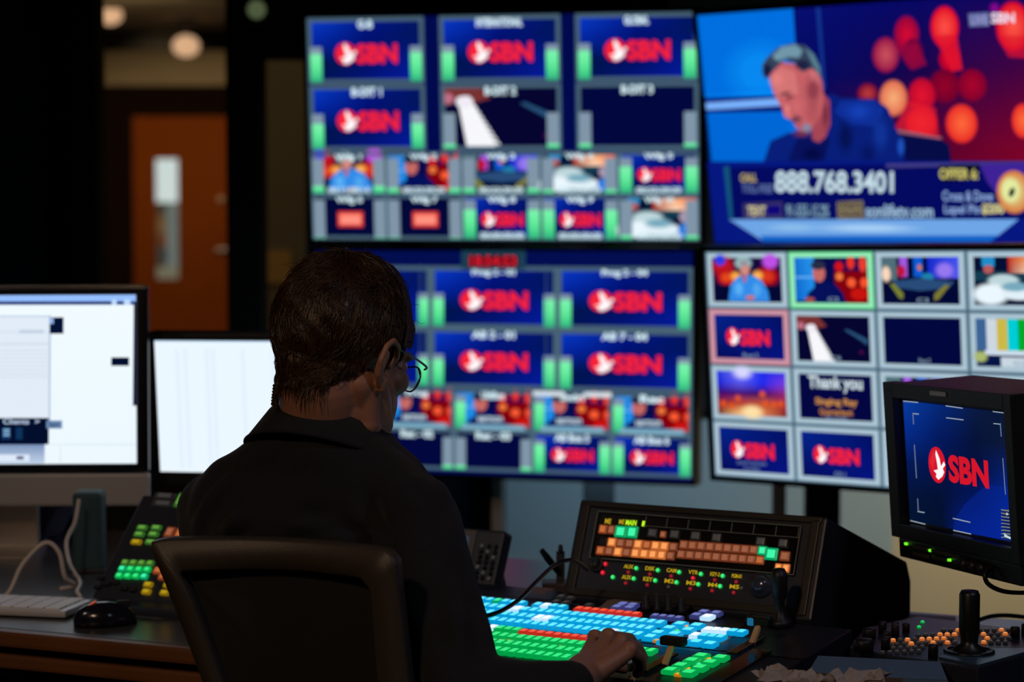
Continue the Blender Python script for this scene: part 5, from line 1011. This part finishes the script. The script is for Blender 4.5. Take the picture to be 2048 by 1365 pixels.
for s in (-1, 1):
    an = TC+TR*s*.09+ZZ*.146+TF*.39; mb = MB(); capsule(mb, an-ZZ*.075-TF*.02, an-ZZ*.085+TF*.15, .045, .040, 18); mb.box((0, 0, 0), (.001, .001, .001), M=Matrix.Translation(tuple(an-ZZ*.08)))
    link(bpy.data.objects.new('shoe', into_root(fuse(mb, 'shoe', BLK, .006, 3))), root)
# folded collar around the neck
mb = MB(); n = 64; prof = [(.070, -.050), (.072, -.006), (.0735, .006), (.077, .009), (.082, .005), (.103, -.038), (.107, -.043), (.104, -.046), (.082, -.020), (.078, -.052)]
cc = np.array(up(bz(856), .004, .002)); cu = ZZ*math.cos(math.radians(22))+TF*math.sin(math.radians(22)); cf = np.cross(cu, TR)
vs = []; fs = []; gap = math.radians(24); a0 = math.pi/2+gap; a1 = math.pi/2-gap+2*math.pi
for i in range(n):
    a = a0+(a1-a0)*i/(n-1); back = (1-math.sin(a))/2
    for r, z in prof:
        rr = r*(1.0+.03*math.sin(3*a)); q = cc+TR*(rr*math.cos(a)*1.08)+cf*(rr*math.sin(a)*.98)+cu*(z+.010*back-.006); vs.append(tuple(q))
m = len(prof)
for i in range(n-1):
    for k in range(m): fs.append((i*m+k, i*m+(k+1) % m, (i+1)*m+(k+1) % m, (i+1)*m+k))
fs.append(tuple(range(m))); fs.append(tuple((n-1)*m+k for k in range(m))[::-1]); mb.add(vs, fs, smooth=True)
me = mb.mesh('collar', JK); link(bpy.data.objects.new('collar', into_root(me)), root)
# ------------------------------------------------------------------ hair: cap with locks and loose strands
HA = mat('brown_hair', (.075, .034, .014), .36, noise=.7, scale=55, spec=.5)
hc = np.array([0, -.012, .018]); hrad = np.array([.0745, .095, .094])
def noise3(p, s):
    x, y, z = p*s; return math.sin(x+1.7*math.sin(y*.9+z))*math.sin(y*1.1+1.3*math.sin(z*1.2))*math.sin(z+.9*x)
def hair_edge(dx, dy):      # lowest z (head units) where hair grows for a horizontal direction; dy>0 is the face side
    a = math.atan2(abs(dx), -dy)      # 0 at the back, pi at the face
    return float(np.interp(a, [0, .9, 1.25, 1.45, 1.62, 1.85, 2.05, 2.5, 3.2], [-.088, -.077, -.052, -.010, -.006, -.034, -.012, .045, .060]))
vs = []; fs = []; NT, NP = 96, 60
for j in range(NP+1):
    for i in range(NT):
        t = 2*math.pi*i/NT; dx, dy = math.cos(t), math.sin(t); ze = hair_edge(dx, dy); ztop = hc[2]+hrad[2]; fz = j/NP
        zz = ztop-(ztop-ze)*(1-math.cos(math.pi/2*min(1, fz*1.0)))if fz < 1 else ze
        s_ = (zz-hc[2])/hrad[2]; rr = math.sqrt(max(0, 1-s_*s_)); 
        if zz < hc[2]-.02: rr = max(rr, (.845+1.6*min(0, zz+.035)) if dy < 0 else .84)
        lift = 1+.075*min(1, fz*4)*(1 if fz < .93 else (1-fz)/.07*.8+.2)+.03*noise3(np.array([dx*2.2, dy*2.2, zz*22]), 2.2)
        top = .003*(1-fz)
        vs.append((hc[0]+hrad[0]*rr*dx*lift, hc[1]+hrad[1]*rr*dy*lift, zz+top))
for j in range(NP):
    for i in range(NT): fs.append((j*NT+i, (j+1)*NT+i, (j+1)*NT+(i+1) % NT, j*NT+(i+1) % NT))
mb = MB(); mb.add(vs, fs, smooth=True, M=HM_)
def strand(p, length, r0, wild, grav=.35, n=8):
    pts = [p.copy()]; w0 = np.array([.01, -.045, .125]); d = p-w0; d = d/np.linalg.norm(d)
    lock = np.array([noise3(p, 46), noise3(p+.3, 46), noise3(p+.7, 46)])*1.7; jit = RNG.normal(size=3)*wild
    for k in range(n):
        q = (p-hc)/hrad; nr = q/hrad; nr = nr/np.linalg.norm(nr); g = d+lock*.75+jit+np.array([0, 0, -1])*(grav+.12*k)
        tq = g-nr*(g@nr)*(.92 if q@q < 1.75 else .1); tq /= np.linalg.norm(tq)+1e-9; p = p+tq*length/n
        q = (p-hc)/hrad; s_ = math.sqrt(q@q); lo = 1.07+.05*math.sin(k/n*math.pi)*(.6+noise3(p, 60))+abs(wild)*.12*k/n
        if p[2] > -.04 or True:
            qz = q.copy(); 
            if p[2] < -.035: m_ = max(np.hypot(q[0], q[1]), 1e-6); t_ = (.835+1.6*(p[2]+.035))*lo; 
            if p[2] < -.035:
                if m_ < t_: p = np.array([hc[0]+q[0]/m_*t_*hrad[0], hc[1]+q[1]/m_*t_*hrad[1], p[2]])
            elif s_ < lo: p = hc+q/s_*lo*hrad
        d = .6*d+.4*tq; pts.append(p.copy())
    return pts
def add_strand(pts, r):
    P3 = [Vector(tuple(hp(*q))) for q in pts]; L = len(P3); vs = []; fs = []
    for i, q in enumerate(P3):
        t = (P3[min(i+1, L-1)]-P3[max(0, i-1)]).normalized(); a = t.cross(Vector((.3, .2, 1))).normalized(); b = t.cross(a); ri = r*(1-(i/(L-1))**2*.85)
        for k in range(3): an = 2*math.pi*k/3; vs.append(q+a*(ri*math.cos(an))+b*(ri*math.sin(an)))
    for i in range(L-1):
        for k in range(3): fs.append((i*3+k, i*3+(k+1) % 3, (i+1)*3+(k+1) % 3, (i+1)*3+k))
    mb.add(vs, fs, smooth=True)
cnt = 0
while cnt < 6500:
    v = RNG.normal(size=3); v /= np.linalg.norm(v); p = hc+v*hrad*1.07
    if v[2] < -.75: continue
    ze = hair_edge(v[0], v[1])
    if p[2] < ze+.012: continue
    if v[1] > .55 and p[2] < .05: continue
    L = RNG.uniform(.028, .055); room = p[2]-ze; back = v[1] < .1
    if not back: L = min(L, max(.012, room*.95))
    elif abs(v[0]) > .72: L = min(L, max(.02, room*1.2))
    wild = .10 if RNG.random() < .93 else .55
    add_strand(strand(p, L, 0, wild), RNG.uniform(.0006, .0012)); cnt += 1
for k in range(330):    # nape and left side ends hanging over the collar
    a = RNG.uniform(-1.25, .9); v = np.array([math.sin(a), -math.cos(a), 0]); p = np.array([hc[0]+v[0]*hrad[0]*.86, hc[1]+v[1]*hrad[1]*.86, RNG.uniform(-.075, -.055)])
    add_strand(strand(p, RNG.uniform(.026, .046), 0, .14, 1.4), RNG.uniform(.0005, .0010))
for k in range(90):     # flyaways at the crown
    v = RNG.normal(size=3); v[2] = abs(v[2])+.8; v /= np.linalg.norm(v); p = hc+v*hrad*1.08; pts = [p]; d = v*.9+RNG.normal(size=3)*.8; 
    for i in range(6): d = d/np.linalg.norm(d); p = p+d*.006; d = d+RNG.normal(size=3)*.25-v*.16+np.array([0, 0, -.08]); pts.append(p.copy())
    add_strand(pts, .00035)
link(bpy.data.objects.new('hair', into_root(mb.mesh('hair', HA))), root)
# ------------------------------------------------------------------ headset and glasses (worn: things of their own)
HB = mat('headset_band_plastic', (.055, .045, .070), .3, noise=.1)
ths = thing('headset', 'thin headset with ear pad and foam boom tip on the seated person', 'headset', HM_.normalized() if False else frame(HC, hr, hf, hu)); k_ = HK
HL = lambda x, y, z: Vector((x*HK, y*HK, z*HK))
mb = MB(); pts = []
for a in np.linspace(-82, 82, 25):
    t = math.radians(a); pts.append(HL(.0855*math.sin(t), .034-.008*math.cos(t), -.008+.1285*math.cos(t)))
vs = []; fs = []
for i, p_ in enumerate(pts):
    t = (pts[min(i+1, 24)]-pts[max(0, i-1)]).normalized(); s_ = Vector((0, 1, 0)); u_ = t.cross(s_).normalized()
    for a, b in ((-.0055, -.001), (.0055, -.001), (.0055, .001), (-.0055, .001)): vs.append(p_+s_*a+u_*b)
for i in range(24):
    for k in range(4): fs.append((i*4+k, i*4+(k+1) % 4, (i+1)*4+(k+1) % 4, (i+1)*4+k))
fs += [(3, 2, 1, 0), (96, 97, 98, 99)]; mb.add(vs, fs); mb.build('headband', HB, ths)
mb = MB(); mb.lathe([(.026, -.006), (.030, -.003), (.030, .005), (.024, .010), (.001, .011)], 24, M=Matrix.Translation(HL(-.086, -.006, -.030)) @ Matrix.Rotation(-math.pi/2, 4, 'Y')); mb.lathe([(.012, 0), (.012, .012), (.001, .013)], 16, M=Matrix.Translation(HL(-.092, -.018, -.008)) @ Matrix.Rotation(-math.pi/2, 4, 'Y')); mb.build('ear_pad', BLK, ths)
mb = MB(); mb.tube([HL(-.094, -.006, -.035), HL(-.097, -.020, -.060), HL(-.090, -.012, -.080), HL(-.082, .01, -.092)], .0035, 8); mb.build('boom', BLK, ths)
mb = MB(); pr = []
for i in range(15): z = i*.0022; pr += [(.0075 if i % 2 else .0058, z)]
a = HL(-.090, -.022, -.070); mb.lathe([(.001, -.001)]+pr+[(.001, .034)], 12, M=Matrix.Translation(a) @ Matrix.Rotation(math.radians(172), 4, 'Y')); mb.build('foam_tip', BLK, ths)
mb = MB(); mb.box(HL(.082, .034, .016), (.004, .014, .030), .0015); mb.build('temple_rest', HB, ths)
tg = thing('glasses', 'thin-framed glasses worn by the seated person, right lens edge catching light', 'glasses', frame(HC, hr, hf, hu))
LENSM = GLASS.copy(); LENSM.name = 'clear_lens'; LENSM.node_tree.nodes['Fresnel'].inputs[0].default_value = 1.12
GF = mat('glasses_frame_metal', (.25, .25, .30), .25, .7, noise=.1)
def lens_pts(s): return [HL(s*(.032+.024*math.cos(t)*(1 if math.cos(t)*1 > 0 else .9)), .108-.010*abs(math.cos(t))*(1 if math.cos(t) > 0 else .2), -.026+.019*math.sin(t)*(1.0 if math.sin(t) < 0 else .85)) for t in np.linspace(0, 2*math.pi, 25)]
for s in (-1, 1):
    q = lens_pts(s); mb = MB(); mb.tube(q, .0012, 6, samples=1); mb.build('rim', GF, tg)
    mb = MB(); mb.add([q[i] for i in range(24)], [tuple(range(24))]); mb.add([q[i]-Vector((0, .0015, 0)) for i in range(24)], [tuple(range(24))[::-1]]); mb.build('lens', LENSM, tg)
    mb = MB(); mb.tube([HL(s*.057, .102, -.014), HL(s*.070, .090, -.012), HL(s*.081, .05, -.008), HL(s*.083, .0, -.002)], [.0016, .0018, .0014, .0012], 6); mb.build('temple', GF, tg)
mb = MB(); mb.tube([HL(-.008, .112, -.020), HL(0, .115, -.017), HL(.008, .112, -.020)], .0012, 6); mb.build('bridge', GF, tg)
